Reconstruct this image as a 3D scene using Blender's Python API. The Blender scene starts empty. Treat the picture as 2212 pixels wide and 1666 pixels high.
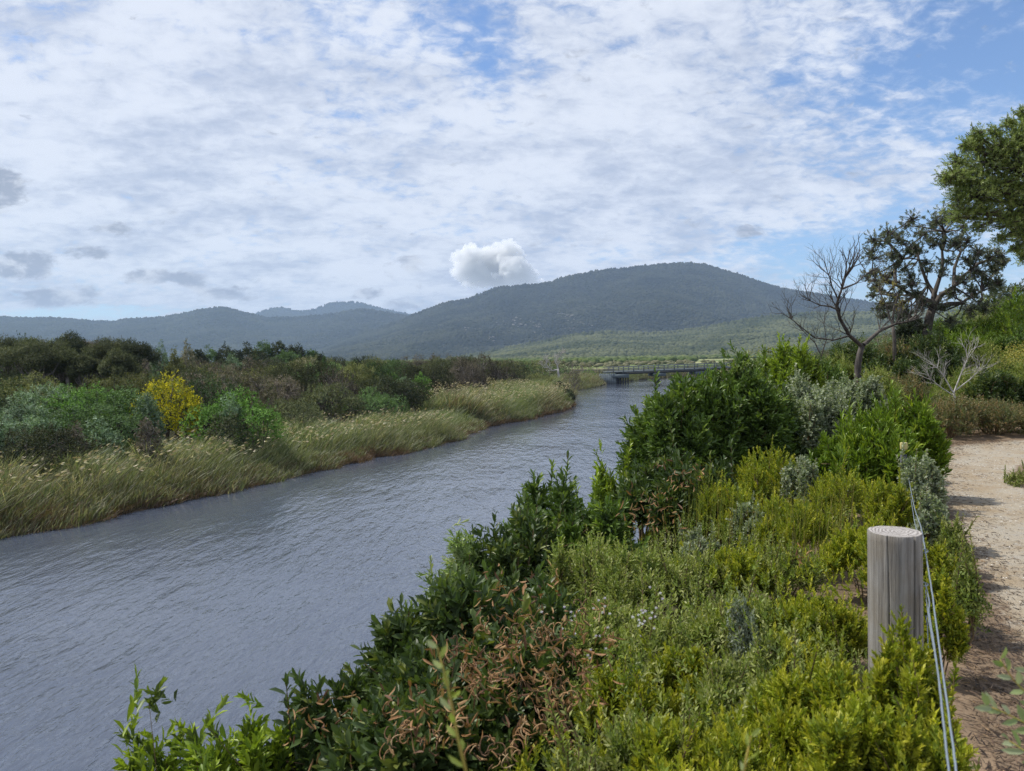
import bpy, math, random
import numpy as np
from mathutils import Vector, Matrix

random.seed(7)
C = bpy.context.scene.collection
S = bpy.context.scene

# ------------------------------------------------------------------ camera
F = 1597.0; CX = 1106.0; CY = 833.0          # pixels of a 2212 x 1666 picture
CAM = Vector((0, 0, 5.5))
PITCH = math.atan((833 - 774) / F); ROLL = math.radians(-1.0)
ROT = Matrix.Rotation(math.radians(90) - PITCH, 3, 'X') @ Matrix.Rotation(ROLL, 3, 'Z')
cam = bpy.data.cameras.new('camera')
camo = bpy.data.objects.new('camera', cam); C.objects.link(camo)
camo.matrix_world = Matrix.Translation(CAM) @ ROT.to_4x4()
cam.sensor_width = 36; cam.lens = 36 * F / 2212
cam.clip_start = 0.05; cam.clip_end = 60000
cam.dof.use_dof = True; cam.dof.focus_distance = 14; cam.dof.aperture_fstop = 6.5
S.camera = camo

# ------------------------------------------------------------------ sun and sky
SUN_AZ = math.radians(-72); SUN_EL = math.radians(57)
sd = Vector((math.sin(SUN_AZ) * math.cos(SUN_EL), math.cos(SUN_AZ) * math.cos(SUN_EL), math.sin(SUN_EL)))
sun = bpy.data.lights.new('sun', 'SUN'); sun.energy = 3.6; sun.angle = math.radians(0.6); sun.color = (1.0, 0.95, 0.87)
so = bpy.data.objects.new('sun', sun); C.objects.link(so)
so.rotation_euler = sd.to_track_quat('Z', 'Y').to_euler()
S.view_settings.view_transform = 'Standard'; S.view_settings.look = 'None'
S.view_settings.exposure = 0.42; S.view_settings.gamma = 1.0
S.render.engine = 'CYCLES'
cy = S.cycles
cy.max_bounces = 6; cy.diffuse_bounces = 3; cy.glossy_bounces = 2; cy.transmission_bounces = 3
cy.volume_bounces = 8; cy.transparent_max_bounces = 8
cy.use_denoising = True
try:
    cy.denoiser = 'OPENIMAGEDENOISE'; cy.denoising_input_passes = 'RGB_ALBEDO_NORMAL'; cy.denoising_prefilter = 'NONE'
except Exception: pass
cy.sample_clamp_indirect = 6

class NT:
    """tiny node-graph helper"""
    def __init__(s, tree): s.t = tree; s.n = tree.nodes; s.l = tree.links
    def new(s, typ, **kw):
        n = s.n.new(typ)
        for k, v in kw.items(): setattr(n, k, v)
        return n
    def put(s, sock, v):
        if isinstance(v, bpy.types.NodeSocket): s.l.new(v, sock)
        elif v is not None:
            if isinstance(v, (tuple, list)) and len(v) == 3 and sock.type == 'RGBA': v = (*v, 1)
            sock.default_value = v
    def math(s, op, a, b=None, c=None, clamp=False):
        n = s.new('ShaderNodeMath', operation=op); n.use_clamp = clamp
        for i, v in enumerate((a, b, c)): s.put(n.inputs[i], v) if v is not None else None
        return n.outputs[0]
    def mix(s, f, a, b, mode='MIX'):
        n = s.new('ShaderNodeMix', data_type='RGBA', blend_type=mode)
        s.put(n.inputs[0], f); s.put(n.inputs[6], a); s.put(n.inputs[7], b); return n.outputs[2]
    def noise(s, vec, scale, detail=4, rough=0.5, dist=0.0):
        n = s.new('ShaderNodeTexNoise'); s.put(n.inputs['Vector'], vec)
        n.inputs['Scale'].default_value = scale; n.inputs['Detail'].default_value = detail
        n.inputs['Roughness'].default_value = rough; n.inputs['Distortion'].default_value = dist
        return n.outputs['Fac']
    def ramp(s, v, a, b, lo=0.0, hi=1.0):
        n = s.new('ShaderNodeMapRange', interpolation_type='SMOOTHSTEP'); s.put(n.inputs[0], v)
        for i, q in zip((1, 2, 3, 4), (a, b, lo, hi)): n.inputs[i].default_value = q
        return n.outputs[0]
    def mapping(s, vec, loc=(0, 0, 0), rot=(0, 0, 0), scale=(1, 1, 1)):
        n = s.new('ShaderNodeMapping'); s.put(n.inputs[0], vec)
        n.inputs[1].default_value = loc; n.inputs[2].default_value = rot; n.inputs[3].default_value = scale
        return n.outputs[0]

def pixdir(px, py):
    d = ROT @ Vector(((px - CX) / F, -(py - CY) / F, -1)); d.normalize(); return d
def at(px, py, Y):
    d = pixdir(px, py); return CAM + d * (Y / d.y)
def onz(px, py, z=0.0):
    d = pixdir(px, py); return CAM + d * ((z - CAM.z) / d.z)

W = bpy.data.worlds.new('World'); S.world = W; W.use_nodes = True
W.cycles.sampling_method = 'MANUAL'; W.cycles.sample_map_resolution = 512
g = NT(W.node_tree); bg = g.n['Background']; bg.inputs[1].default_value = 0.1
sky = g.new('ShaderNodeTexSky', sky_type='NISHITA')
sky.sun_disc = False; sky.sun_elevation = SUN_EL; sky.sun_rotation = SUN_AZ; sky.air_density = 1.0; sky.dust_density = 0.6; sky.ozone_density = 2.0
geo = g.new('ShaderNodeTexCoord'); dirv = geo.outputs['Generated']
sp = g.new('ShaderNodeSeparateXYZ'); g.put(sp.inputs[0], dirv); dx, dy, dz = sp.outputs
zz = g.math('ADD', g.math('MAXIMUM', dz, 0.0), 0.26)
cb = g.new('ShaderNodeCombineXYZ'); g.put(cb.inputs[0], g.math('DIVIDE', dx, zz)); g.put(cb.inputs[1], g.math('DIVIDE', dy, zz))
P = cb.outputs[0]
az = g.math('DIVIDE', dx, g.math('MAXIMUM', dy, 0.05)); el = g.math('DIVIDE', dz, g.math('MAXIMUM', dy, 0.05))
def cn(v, k): return g.math('ADD', g.math('MULTIPLY', g.math('SUBTRACT', v, 0.5), k), 0.5)
big = cn(g.noise(g.mapping(P, loc=(3.1, 1.7, 0), rot=(0, 0, 0.5), scale=(0.8, 1.1, 1)), 1.3, 3, 0.5, 0.3), 1.8)
med = cn(g.noise(g.mapping(P, loc=(1.3, 4.2, 0), rot=(0, 0, -0.5), scale=(1.0, 1.1, 1)), 5.2, 6, 0.6, 0.35), 2.0)
fine = cn(g.noise(g.mapping(P, loc=(9.3, 0.2, 2), rot=(0, 0, -0.5), scale=(1.0, 1.25, 1)), 19.0, 6, 0.62, 0.35), 2.2)
def blob(cx_, cy_, rx, ry):        # soft patch of sky centred on a direction
    c = pixdir(cx_, cy_); a0 = c.x / c.y; e0 = c.z / c.y
    u = g.math('DIVIDE', g.math('SUBTRACT', az, a0), rx / F); v = g.math('DIVIDE', g.math('SUBTRACT', el, e0), ry / F)
    r = g.math('SQRT', g.math('ADD', g.math('MULTIPLY', u, u), g.math('MULTIPLY', v, v)))
    return g.ramp(r, 1.0, 0.0)
def add(*a):
    r = a[0]
    for b in a[1:]: r = g.math('ADD', r, b)
    return r
def mul(a, b): return g.math('MULTIPLY', a, b)
open_ = add(mul(blob(2150, 120, 650, 330), 0.40), mul(blob(1950, 560, 480, 150), 0.55), mul(blob(900, 60, 300, 130), 0.11),
            mul(blob(1050, 140, 190, 110), 0.2), mul(blob(1700, 250, 330, 230), 0.16), mul(blob(150, 678, 420, 26), 0.32), mul(blob(2150, 420, 330, 130), 0.22))
shut = add(mul(blob(1330, 330, 520, 300), 0.20), mul(blob(250, 230, 850, 480), 0.28), mul(blob(700, 600, 800, 110), 0.2), mul(blob(1650, 430, 420, 110), 0.12))
cov = add(mul(big, 0.30), mul(med, 0.38), mul(fine, 0.40), 0.13, shut, g.math('MULTIPLY', open_, -1.0))
cmask = g.ramp(cov, 0.28, 0.74)
cshade = add(mul(g.noise(g.mapping(P, loc=(7.3, 2.2, 1), rot=(0, 0, -0.1), scale=(0.8, 1.1, 1)), 4.6, 7, 0.56), 0.75), mul(fine, 0.20), mul(med, 0.14))
cloudcol = g.mix(g.ramp(cshade, 0.34, 0.68), (3.75, 4.25, 5.4), (6.3, 6.65, 7.4))
skyc = g.mix(1.0, sky.outputs[0], (0.85, 1.0, 1.2), 'MULTIPLY')
c1 = g.mix(mul(cmask, 0.94), skyc, cloudcol)
# low grey puffs near the horizon, mostly to the left
cb2 = g.new('ShaderNodeCombineXYZ'); g.put(cb2.inputs[0], az); g.put(cb2.inputs[1], el); Q = cb2.outputs[0]
pn = g.noise(g.mapping(Q, loc=(2.2, 0.4, 0), scale=(1.0, 2.0, 1)), 22, 7, 0.6, 0.4)
puffs = add(mul(blob(-10, 400, 110, 70), 1.1), mul(blob(50, 575, 120, 48), 1.0), mul(blob(265, 490, 110, 36), 0.45), mul(blob(215, 545, 90, 28), 0.7),
            mul(blob(330, 600, 110, 30), 0.9), mul(blob(420, 605, 60, 36), 0.8), mul(blob(130, 640, 170, 40), 0.8), mul(blob(490, 640, 110, 30), 0.7),
            mul(blob(880, 570, 80, 36), 0.5), mul(blob(790, 634, 70, 26), 0.6), mul(blob(1490, 487, 45, 28), 0.4), mul(blob(1620, 500, 80, 26), 0.45),
            mul(blob(880, 655, 90, 30), 0.6), mul(blob(1650, 430, 60, 26), 0.3))
pm = g.ramp(add(mul(puffs, 1.5), mul(cn(pn, 2.2), 1.3)), 0.95, 1.55)
pcol = g.mix(g.ramp(g.noise(g.mapping(Q, loc=(2.2, 0.37, 0.1), scale=(1.0, 2.0, 1)), 22, 7, 0.6, 0.4), 0.42, 0.66), (2.4, 2.75, 3.6), (5.6, 5.9, 6.5))
c2 = g.mix(mul(pm, 0.85), c1, pcol)
g.put(bg.inputs[0], c2)

# ------------------------------------------------------------------ numpy helpers
def vnoise(x, y, seed=0):
    xi = np.floor(x).astype(np.int64); yi = np.floor(y).astype(np.int64)
    fx = x - xi; fy = y - yi; fx = fx * fx * (3 - 2 * fx); fy = fy * fy * (3 - 2 * fy)
    def h(a, b):
        n = (a * 374761393 + b * 668265263 + seed * 1442695041) & 0xffffffff
        n = ((n ^ (n >> 13)) * 1274126177) & 0xffffffff
        return ((n ^ (n >> 16)) & 0xffff) / 65535.0
    return (h(xi, yi) * (1 - fx) + h(xi + 1, yi) * fx) * (1 - fy) + (h(xi, yi + 1) * (1 - fx) + h(xi + 1, yi + 1) * fx) * fy
def fbm(x, y, o=4, seed=0):
    x = np.asarray(x, float); y = np.asarray(y, float); r = 0; a = 0.5; t = 0
    for i in range(o):
        r = r + a * vnoise(x, y, seed + i * 17); t += a; a *= 0.5; x = x * 2.03 + 5.1; y = y * 2.03 + 1.7
    return r / t
def ss(v, a, b):
    t = np.clip((np.asarray(v, float) - a) / (b - a), 0, 1); return t * t * (3 - 2 * t)
def nrm(v): return v / np.maximum(np.linalg.norm(v, axis=-1, keepdims=True), 1e-9)

def mesh(name, V, faces, mat=None, parent=None, col=None, smooth=False, loc=None):
    """V (n,3); faces: list of (m,k) int arrays; col (n,3) per-vertex own colour"""
    me = bpy.data.meshes.new(name); V = np.asarray(V, np.float32)
    me.vertices.add(len(V)); me.vertices.foreach_set('co', V.ravel())
    faces = [np.asarray(f, np.int32) for f in faces if len(f)]
    nl = sum(f.size for f in faces); npoly = sum(len(f) for f in faces)
    me.loops.add(nl); me.polygons.add(npoly)
    me.loops.foreach_set('vertex_index', np.concatenate([f.ravel() for f in faces]))
    tot = np.concatenate([np.full(len(f), f.shape[1], np.int32) for f in faces])
    st = np.concatenate([[0], np.cumsum(tot)[:-1]]).astype(np.int32)
    me.polygons.foreach_set('loop_start', st)
    try: me.polygons.foreach_set('loop_total', tot)
    except Exception: pass
    if smooth: me.polygons.foreach_set('use_smooth', np.ones(npoly, bool))
    if col is not None:
        a = me.color_attributes.new('tint', 'FLOAT_COLOR', 'POINT')
        c4 = np.ones((len(V), 4), np.float32); c4[:, :3] = np.clip(col, 0, 1); a.data.foreach_set('color', c4.ravel())
    me.update(calc_edges=True)
    if mat: me.materials.append(mat)
    o = bpy.data.objects.new(name, me); C.objects.link(o)
    if parent: o.parent = parent
    if loc is not None: o.location = loc
    return o
def tag(o, label=None, cat=None, group=None, kind=None):
    if label: o['label'] = label
    if cat: o['category'] = cat
    if group: o['group'] = group
    if kind: o['kind'] = kind
    return o
def empty(name, loc=(0, 0, 0), rz=0):
    o = bpy.data.objects.new(name, None); C.objects.link(o); o.location = loc; o.rotation_euler = (0, 0, rz)
    o.empty_display_size = 0.2; return o
def copy_tree(o, parent=None):
    c = o.copy(); C.objects.link(c)
    if parent: c.parent = parent
    for ch in o.children: copy_tree(ch, c)
    return c

class MB:
    """collects simple solids into one mesh"""
    def __init__(s): s.V = []; s.F = {}; s.n = 0; s.C = []
    def add(s, V, fs, col=None):
        V = np.asarray(V, float)
        for f in fs:
            f = np.atleast_2d(np.asarray(f)) + s.n; s.F.setdefault(f.shape[1], []).append(f)
        s.V.append(V); s.n += len(V)
        s.C.append(np.broadcast_to(np.asarray(col if col is not None else (0.5, 0.5, 0.5), float), (len(V), 3)))
    def box(s, c, d, rz=0, rx=0, col=None):
        x, y, z = np.array(d) / 2
        V = np.array([(a * x, b * y, e * z) for e in (-1, 1) for b in (-1, 1) for a in (-1, 1)], float)
        M = np.array(Matrix.Rotation(rz, 3, 'Z') @ Matrix.Rotation(rx, 3, 'Y'))
        s.add(V @ M.T + np.array(c), [[0, 2, 3, 1], [4, 5, 7, 6], [0, 1, 5, 4], [2, 6, 7, 3], [0, 4, 6, 2], [1, 3, 7, 5]], col)
    def tube(s, pts, rad, k=6, col=None, cap=True):
        P_ = np.asarray(pts, float); n = len(P_); R_ = np.broadcast_to(np.asarray(rad, float), (n,))
        T = np.gradient(P_, axis=0); T = nrm(T)
        ref = np.array([0.31, 0.17, 0.93]) if abs(T[0][2]) < 0.8 else np.array([0.95, 0.2, 0.1])
        A = nrm(np.cross(T, ref)); B = np.cross(T, A)
        th = np.arange(k) * 2 * math.pi / k
        V = (P_[:, None] + R_[:, None, None] * (np.cos(th)[None, :, None] * A[:, None] + np.sin(th)[None, :, None] * B[:, None])).reshape(-1, 3)
        i = np.arange(n - 1)[:, None] * k; j = np.arange(k)[None]; j2 = (j + 1) % k
        q = np.stack([i + j, i + j2, i + k + j2, i + k + j], -1).reshape(-1, 4)
        fs = [q]
        if cap: fs += [np.arange(k)[None, ::-1], (np.arange(k) + (n - 1) * k)[None]]
        s.add(V, fs, col)
    def build(s, name, mat, parent=None, smooth=False, usecol=False):
        return mesh(name, np.concatenate(s.V), [np.concatenate(v) for v in s.F.values()], mat, parent,
                    np.concatenate(s.C) if usecol else None, smooth)

# ------------------------------------------------------------------ materials
def newmat(name):
    m = bpy.data.materials.new(name); m.use_nodes = True; q = NT(m.node_tree); return m, q, q.n['Principled BSDF'], q.n['Material Output']
def leafmat(name, rough=0.5, trans=0.3, spec=0.4, sat=1.0):
    m, q, b, out = newmat(name)
    a = q.new('ShaderNodeAttribute', attribute_name='tint').outputs['Color']
    q.put(b.inputs['Base Color'], a); b.inputs['Roughness'].default_value = rough; b.inputs['Specular IOR Level'].default_value = spec
    t = q.new('ShaderNodeBsdfTranslucent'); q.put(t.inputs[0], q.mix(1.0, a, (1.25, 1.35, 0.6), 'MULTIPLY'))
    mx = q.new('ShaderNodeMixShader'); mx.inputs[0].default_value = trans
    q.l.new(b.outputs[0], mx.inputs[1]); q.l.new(t.outputs[0], mx.inputs[2]); q.l.new(mx.outputs[0], out.inputs[0])
    return m
M_LEAF = leafmat('leaf', 0.5, 0.3, 0.35)
M_WAXY = leafmat('waxy_leaf', 0.42, 0.26, 0.32)
M_FAR = leafmat('far_leaf', 0.75, 0.2, 0.15)
M_REED = leafmat('reed_blade', 0.5, 0.3, 0.35)
def barkmat(name, c1_, c2_, scale=14, bump=0.4):
    m, q, b, out = newmat(name)
    tc = q.new('ShaderNodeTexCoord').outputs['Object']
    n = q.noise(q.mapping(tc, scale=(1, 1, 0.25)), scale, 5, 0.6)
    q.put(b.inputs['Base Color'], q.mix(q.ramp(n, 0.35, 0.65), c1_, c2_)); b.inputs['Roughness'].default_value = 0.85
    bp = q.new('ShaderNodeBump'); bp.inputs['Strength'].default_value = bump; bp.inputs['Distance'].default_value = 0.02; q.put(bp.inputs['Height'], n)
    q.l.new(bp.outputs[0], b.inputs['Normal']); return m
M_BARK = barkmat('dark_bark', (0.035, 0.028, 0.022), (0.10, 0.085, 0.07))
M_BARE = barkmat('grey_bark', (0.10, 0.085, 0.07), (0.26, 0.23, 0.20))
M_GREYB = barkmat('weathered_bark', (0.035, 0.029, 0.025), (0.10, 0.085, 0.072))
M_BLEACH = barkmat('bleached_wood', (0.30, 0.28, 0.26), (0.52, 0.50, 0.47))
M_STEM = barkmat('brown_stem', (0.10, 0.065, 0.03), (0.22, 0.15, 0.07), 40, 0.2)
M_POD = leafmat('dry_pod', 0.6, 0.15, 0.3)
def tintmat(name, rough, nscale=3.0, amt=0.25, bump=0.0, bscale=20.0, bdist=0.02):
    m, q, b, out = newmat(name)
    a = q.new('ShaderNodeAttribute', attribute_name='tint').outputs['Color']
    tc = q.new('ShaderNodeNewGeometry').outputs['Position']
    n = q.noise(tc, nscale, 6, 0.6)
    f = q.ramp(n, 0.3, 0.7, 1 - amt, 1 + amt)
    cc = q.new('ShaderNodeCombineColor'); [q.put(cc.inputs[i], f) for i in range(3)]
    q.put(b.inputs['Base Color'], q.mix(1.0, a, cc.outputs[0], 'MULTIPLY')); b.inputs['Roughness'].default_value = rough
    b.inputs['Specular IOR Level'].default_value = 0.15
    if bump:
        bp = q.new('ShaderNodeBump'); bp.inputs['Strength'].default_value = bump; bp.inputs['Distance'].default_value = bdist
        q.put(bp.inputs['Height'], q.noise(tc, bscale, 5, 0.6)); q.l.new(bp.outputs[0], b.inputs['Normal'])
    return m
M_GROUND = tintmat('soil', 0.95, 2.5, 0.3, 0.5, 30.0, 0.03)
M_HILL = tintmat('hill_cover', 1.0, 0.01, 0.2)
M_CROWN = tintmat('tree_crown_far', 1.0, 0.12, 0.15)

# ------------------------------------------------------------------ terrain functions
def shore(pts): return sorted([(onz(a, b).y, onz(a, b).x) for a, b in pts])
LS = shore([(0, 1160), (120, 1143), (340, 1097), (500, 1060), (640, 1026), (720, 1010), (800, 990), (860, 980), (930, 965), (985, 950), (1030, 930),
            (1100, 914), (1156, 903), (1212, 889), (1234, 880), (1239, 872), (1240, 860), (1239, 845), (1262, 840), (1296, 834), (1313, 827)])
LY = [-80, 0, 12] + [a for a, b in LS] + [163, 176, 191, 215, 240]
LX = [-75, -33, -25] + [b for a, b in LS] + [26, 33, 46, 85, 140]
RY = [-80, 0, 5, 10, 25, 40, 80, 150, 168, 185, 200, 215, 240]
RX = [-40, -3.7, -2.0, 0.0, 5.0, 10.5, 27, 46, 54, 76, 112, 170, 300]
def XL(y): return np.interp(y, LY, LX)
def XR(y): return np.interp(y, RY, RX)
def gz(x, y):
    x = np.asarray(x, float); y = np.asarray(y, float)
    dL = XL(y) - x; dR = x - XR(y)
    zl = 0.22 * ss(dL, 0, 0.8) + 1.1 * ss(dL, 1, 14) + 0.5 * ss(dL, 10, 30) * (fbm(x / 9, y / 9, 3, 5) - 0.3) + 0.6 * ss(dL, 25, 70)
    hb = np.interp(y, [-100, 22, 60, 150], [3.9, 3.9, 2.2, 1.7])
    zr = hb * ss(dR, -0.2, 3.2) + 6.5 * ss(x - 0.3 * y, 6, 34) * ss(y, 12, 45) * (1 - ss(y, 120, 230)) + 0.08 * (fbm(x * 1.2, y * 1.2, 3, 9) - 0.5) * ss(dR, 0.3, 2)
    chan = (y < 236)
    bed = -0.05 - 1.2 * ss(np.minimum(-dL, -dR), 0, 2.0)
    z = np.where(dL > 0, zl, np.where(dR > -0.2, zr, bed))
    far = 1.6 + 0.5 * fbm(x / 60, y / 60, 3, 3)
    t = ss(y, 205, 236) * np.where((dL <= 0) & (dR <= 0), 0, 1)
    z = z * (1 - t) + far * t
    return np.where(chan, z, far)
def gzs(x, y): return float(gz(np.array([x]), np.array([y]))[0])

# ------------------------------------------------------------------ ground, river, path
def spaced(parts):
    out = []
    for a, b, n in parts: out += list(np.linspace(a, b, n, endpoint=False))
    return np.array(out + [parts[-1][1]])
xs = spaced([(-12000, -1500, 14), (-1500, -200, 26), (-200, -45, 62), (-45, -20, 50), (-20, 14, 136), (14, 60, 110), (60, 200, 60), (200, 1500, 30), (1500, 12000, 14)])
ys = spaced([(-400, -30, 12), (-30, 0, 20), (0, 30, 120), (30, 60, 75), (60, 160, 130), (160, 245, 85), (245, 900, 40), (900, 11400, 30)])
XX, YY = np.meshgrid(xs, ys); ZZ = gz(XX, YY)
V = np.stack([XX, YY, ZZ], -1).reshape(-1, 3)
nx, ny = len(xs), len(ys); i = np.arange(ny - 1)[:, None] * nx; j = np.arange(nx - 1)[None]
Fq = np.stack([i + j, i + j + 1, i + nx + j + 1, i + nx + j], -1).reshape(-1, 4)
soil = np.array([0.19, 0.138, 0.092]); mud = np.array([0.045, 0.033, 0.022]); scrubg = np.array([0.06, 0.06, 0.03]); straw = np.array([0.27, 0.27, 0.13]); green = np.array([0.12, 0.16, 0.05])
x_, y_ = V[:, 0], V[:, 1]; dL = XL(y_) - x_; dR = x_ - XR(y_)
near = (ss(x_ - 0.5 * y_, -1.2, 0) * (1 - ss(y_, 16, 30)))[:, None]
c = np.where((dL > 0)[:, None], scrubg, scrubg * 1.0); c = c * (1 - near) + soil * near
wet = (1 - ss(np.maximum(dL, dR), 0.0, 1.5))[:, None]; c = c * (1 - wet) + mud * wet
pl = (ss(y_, 190, 240) + ss(-y_, 1e6, 1e7))[:, None]; nn = fbm(x_ / 70, y_ / 130, 4, 12)[:, None]
pc = straw * ss(nn, 0.42, 0.62) + green * (1 - ss(nn, 0.42, 0.62)); c = c * (1 - pl) + pc * pl
tag(mesh('ground', V, [Fq], M_GROUND, None, c, True), kind='structure')

m, q, b, out = newmat('river_water')
pos = q.new('ShaderNodeNewGeometry').outputs['Position']
rot = math.radians(38)
n1 = q.noise(q.mapping(pos, rot=(0, 0, rot), scale=(1.0, 0.36, 1)), 3.0, 3, 0.5, 0.5)
n2 = q.noise(q.mapping(pos, rot=(0, 0, rot - 0.3), scale=(1.0, 0.40, 1)), 10.0, 4, 0.55, 0.6)
n3 = q.noise(q.mapping(pos, rot=(0, 0, math.radians(68)), scale=(1.0, 0.30, 1)), 1.9, 2, 0.5, 0.4)
gust = q.ramp(q.noise(q.mapping(pos, rot=(0, 0, rot), scale=(0.20, 0.14, 1)), 1.0, 3, 0.5), 0.36, 0.64, 0.7, 1.2)
h = q.math('ADD', q.math('ADD', q.math('MULTIPLY', n1, 1.0), q.math('MULTIPLY', n2, 0.42)), q.math('MULTIPLY', n3, 1.25))
h = q.math('MULTIPLY', q.math('MULTIPLY', h, gust), q.new('ShaderNodeAttribute', attribute_name='tint').outputs['Fac'])
bp = q.new('ShaderNodeBump'); bp.inputs['Strength'].default_value = 1.0; bp.inputs['Distance'].default_value = 0.056; q.put(bp.inputs['Height'], h)
q.l.new(bp.outputs[0], b.inputs['Normal'])
q.put(b.inputs['Base Color'], (0.060, 0.074, 0.105)); b.inputs['Roughness'].default_value = 0.05; b.inputs['IOR'].default_value = 1.75
M_WATER = m
wx = np.linspace(-110, 320, 300); wy = np.linspace(-90, 242, 300); WX, WY = np.meshgrid(wx, wy)
i = np.arange(299)[:, None] * 300; j = np.arange(299)[None]
ruf = 0.32 + 0.68 * ss(WX - XL(WY), 0.5, 9.0)      # the lee of the reeds is calmer
tag(mesh('river_water', np.stack([WX, WY, WX * 0], -1).reshape(-1, 3), [np.stack([i + j, i + j + 1, i + 301 + j, i + 300 + j], -1).reshape(-1, 4)], M_WATER, None, np.repeat(ruf.reshape(-1, 1), 3, 1)), kind='structure')

m, q, b, out = newmat('sandy_gravel')
pos = q.new('ShaderNodeNewGeometry').outputs['Position']
wear = q.new('ShaderNodeAttribute', attribute_name='tint').outputs['Fac']
nL = q.noise(pos, 1.6, 4, 0.6); nM = q.noise(pos, 9, 5, 0.6); nF = q.noise(pos, 90, 4, 0.7); vor = q.new('ShaderNodeTexVoronoi'); q.put(vor.inputs['Vector'], pos); vor.inputs['Scale'].default_value = 75
base = q.mix(q.ramp(nL, 0.35, 0.62), (0.30, 0.235, 0.155), (0.35, 0.305, 0.235))
base = q.mix(q.ramp(nM, 0.45, 0.75, 0, 0.6), base, (0.31, 0.30, 0.275))
base = q.mix(q.ramp(vor.outputs['Distance'], 0.12, 0.3, 0.65, 0), base, (0.50, 0.47, 0.41))
base = q.mix(q.ramp(nF, 0.58, 0.72, 0, 0.55), base, (0.14, 0.10, 0.07))
edge = q.ramp(q.math('ADD', wear, q.math('MULTIPLY', q.math('SUBTRACT', nM, 0.5), 0.9)), 0.25, 0.6)
base = q.mix(edge, (0.19, 0.138, 0.092), base)
q.put(b.inputs['Base Color'], base); b.inputs['Roughness'].default_value = 0.95; b.inputs['Specular IOR Level'].default_value = 0.2
bp = q.new('ShaderNodeBump'); bp.inputs['Strength'].default_value = 0.7; bp.inputs['Distance'].default_value = 0.012
q.put(bp.inputs['Height'], q.math('ADD', nF, q.math('MULTIPLY', q.math('SUBTRACT', 1.0, vor.outputs['Distance']), 0.8))); q.l.new(bp.outputs[0], b.inputs['Normal'])
left = np.array([(-1.3, -3), (0.9, 0.6), (2.1, 2.8), (3.05, 4.7), (4.25, 7.2), (5.1, 9.2), (6.0, 10.9), (7.2, 12.2), (9.2, 13.1), (13, 13.4), (20, 13.2)])
right = np.array([(1.8, -3), (3.6, 0.6), (4.2, 2.8), (4.7, 4.7), (5.3, 7.2), (6.1, 9.0), (6.9, 10.1), (7.8, 10.7), (9.6, 11.1), (13, 11.2), (20, 11.0)])
def resample(p, n):
    t = np.linspace(0, len(p) - 1, n); k = np.arange(len(p)); return np.stack([np.interp(t, k, p[:, 0]), np.interp(t, k, p[:, 1])], 1)
L_, R_ = resample(left, 260), resample(right, 260)
tt = np.linspace(-0.12, 1.12, 44); PX = L_[:, None, :] * (1 - tt)[None, :, None] + R_[:, None, :] * tt[None, :, None]
pz = gz(PX[..., 0], PX[..., 1]) + 0.010
wearv = np.minimum(ss(tt, -0.12, 0.22), ss(-tt, -1.12, -0.85))[None, :] * np.ones((260, 1))
Vp = np.concatenate([PX, pz[..., None]], -1).reshape(-1, 3); i = np.arange(259)[:, None] * 44; j = np.arange(43)[None]
path = mesh('path', Vp, [np.stack([i + j, i + j + 1, i + 45 + j, i + 44 + j], -1).reshape(-1, 4)], m, None, np.repeat(wearv.reshape(-1, 1), 3, 1), True)
tag(path, kind='structure')

# ------------------------------------------------------------------ hills with forest
def crowns(P_, r, hgt, col, rng):
    """many low-poly tree crowns as arrays"""
    n = len(P_); k = 6; th = np.arange(k) * math.pi * 2 / k
    ring = lambda rad, z, off: np.stack([rad * np.cos(th + off), rad * np.sin(th + off), np.full(k, z)], -1)
    T = np.concatenate([ring(0.72, 0.0, 0), ring(1.0, 0.45, 0.3), ring(0.6, 0.85, 0), [[0, 0, 1.0]]])
    a = rng.uniform(0, 6.28, n); ca, sa = np.cos(a)[:, None], np.sin(a)[:, None]
    J = 1 + rng.uniform(-0.3, 0.3, (n, len(T)))
    x = (T[:, 0] * ca - T[:, 1] * sa) * J * r[:, None]; y = (T[:, 0] * sa + T[:, 1] * ca) * J * r[:, None]; z = T[:, 2] * hgt[:, None] * (1 + (J - 1) * 0.6)
    V = np.stack([x, y, z], -1) + P_[:, None]
    f = [];
    for s_ in (0, 6):
        for jj in range(k): f.append([s_ + jj, s_ + (jj + 1) % k, s_ + 6 + (jj + 1) % k, s_ + 6 + jj])
    q_ = np.array(f); t_ = np.array([[12 + jj, 12 + (jj + 1) % k, 18] for jj in range(k)])
    off = (np.arange(n) * len(T))[:, None, None]
    return V.reshape(-1, 3), (q_[None] + off).reshape(-1, 4), (t_[None] + off).reshape(-1, 3), np.repeat(col, len(T), 0)
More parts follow.
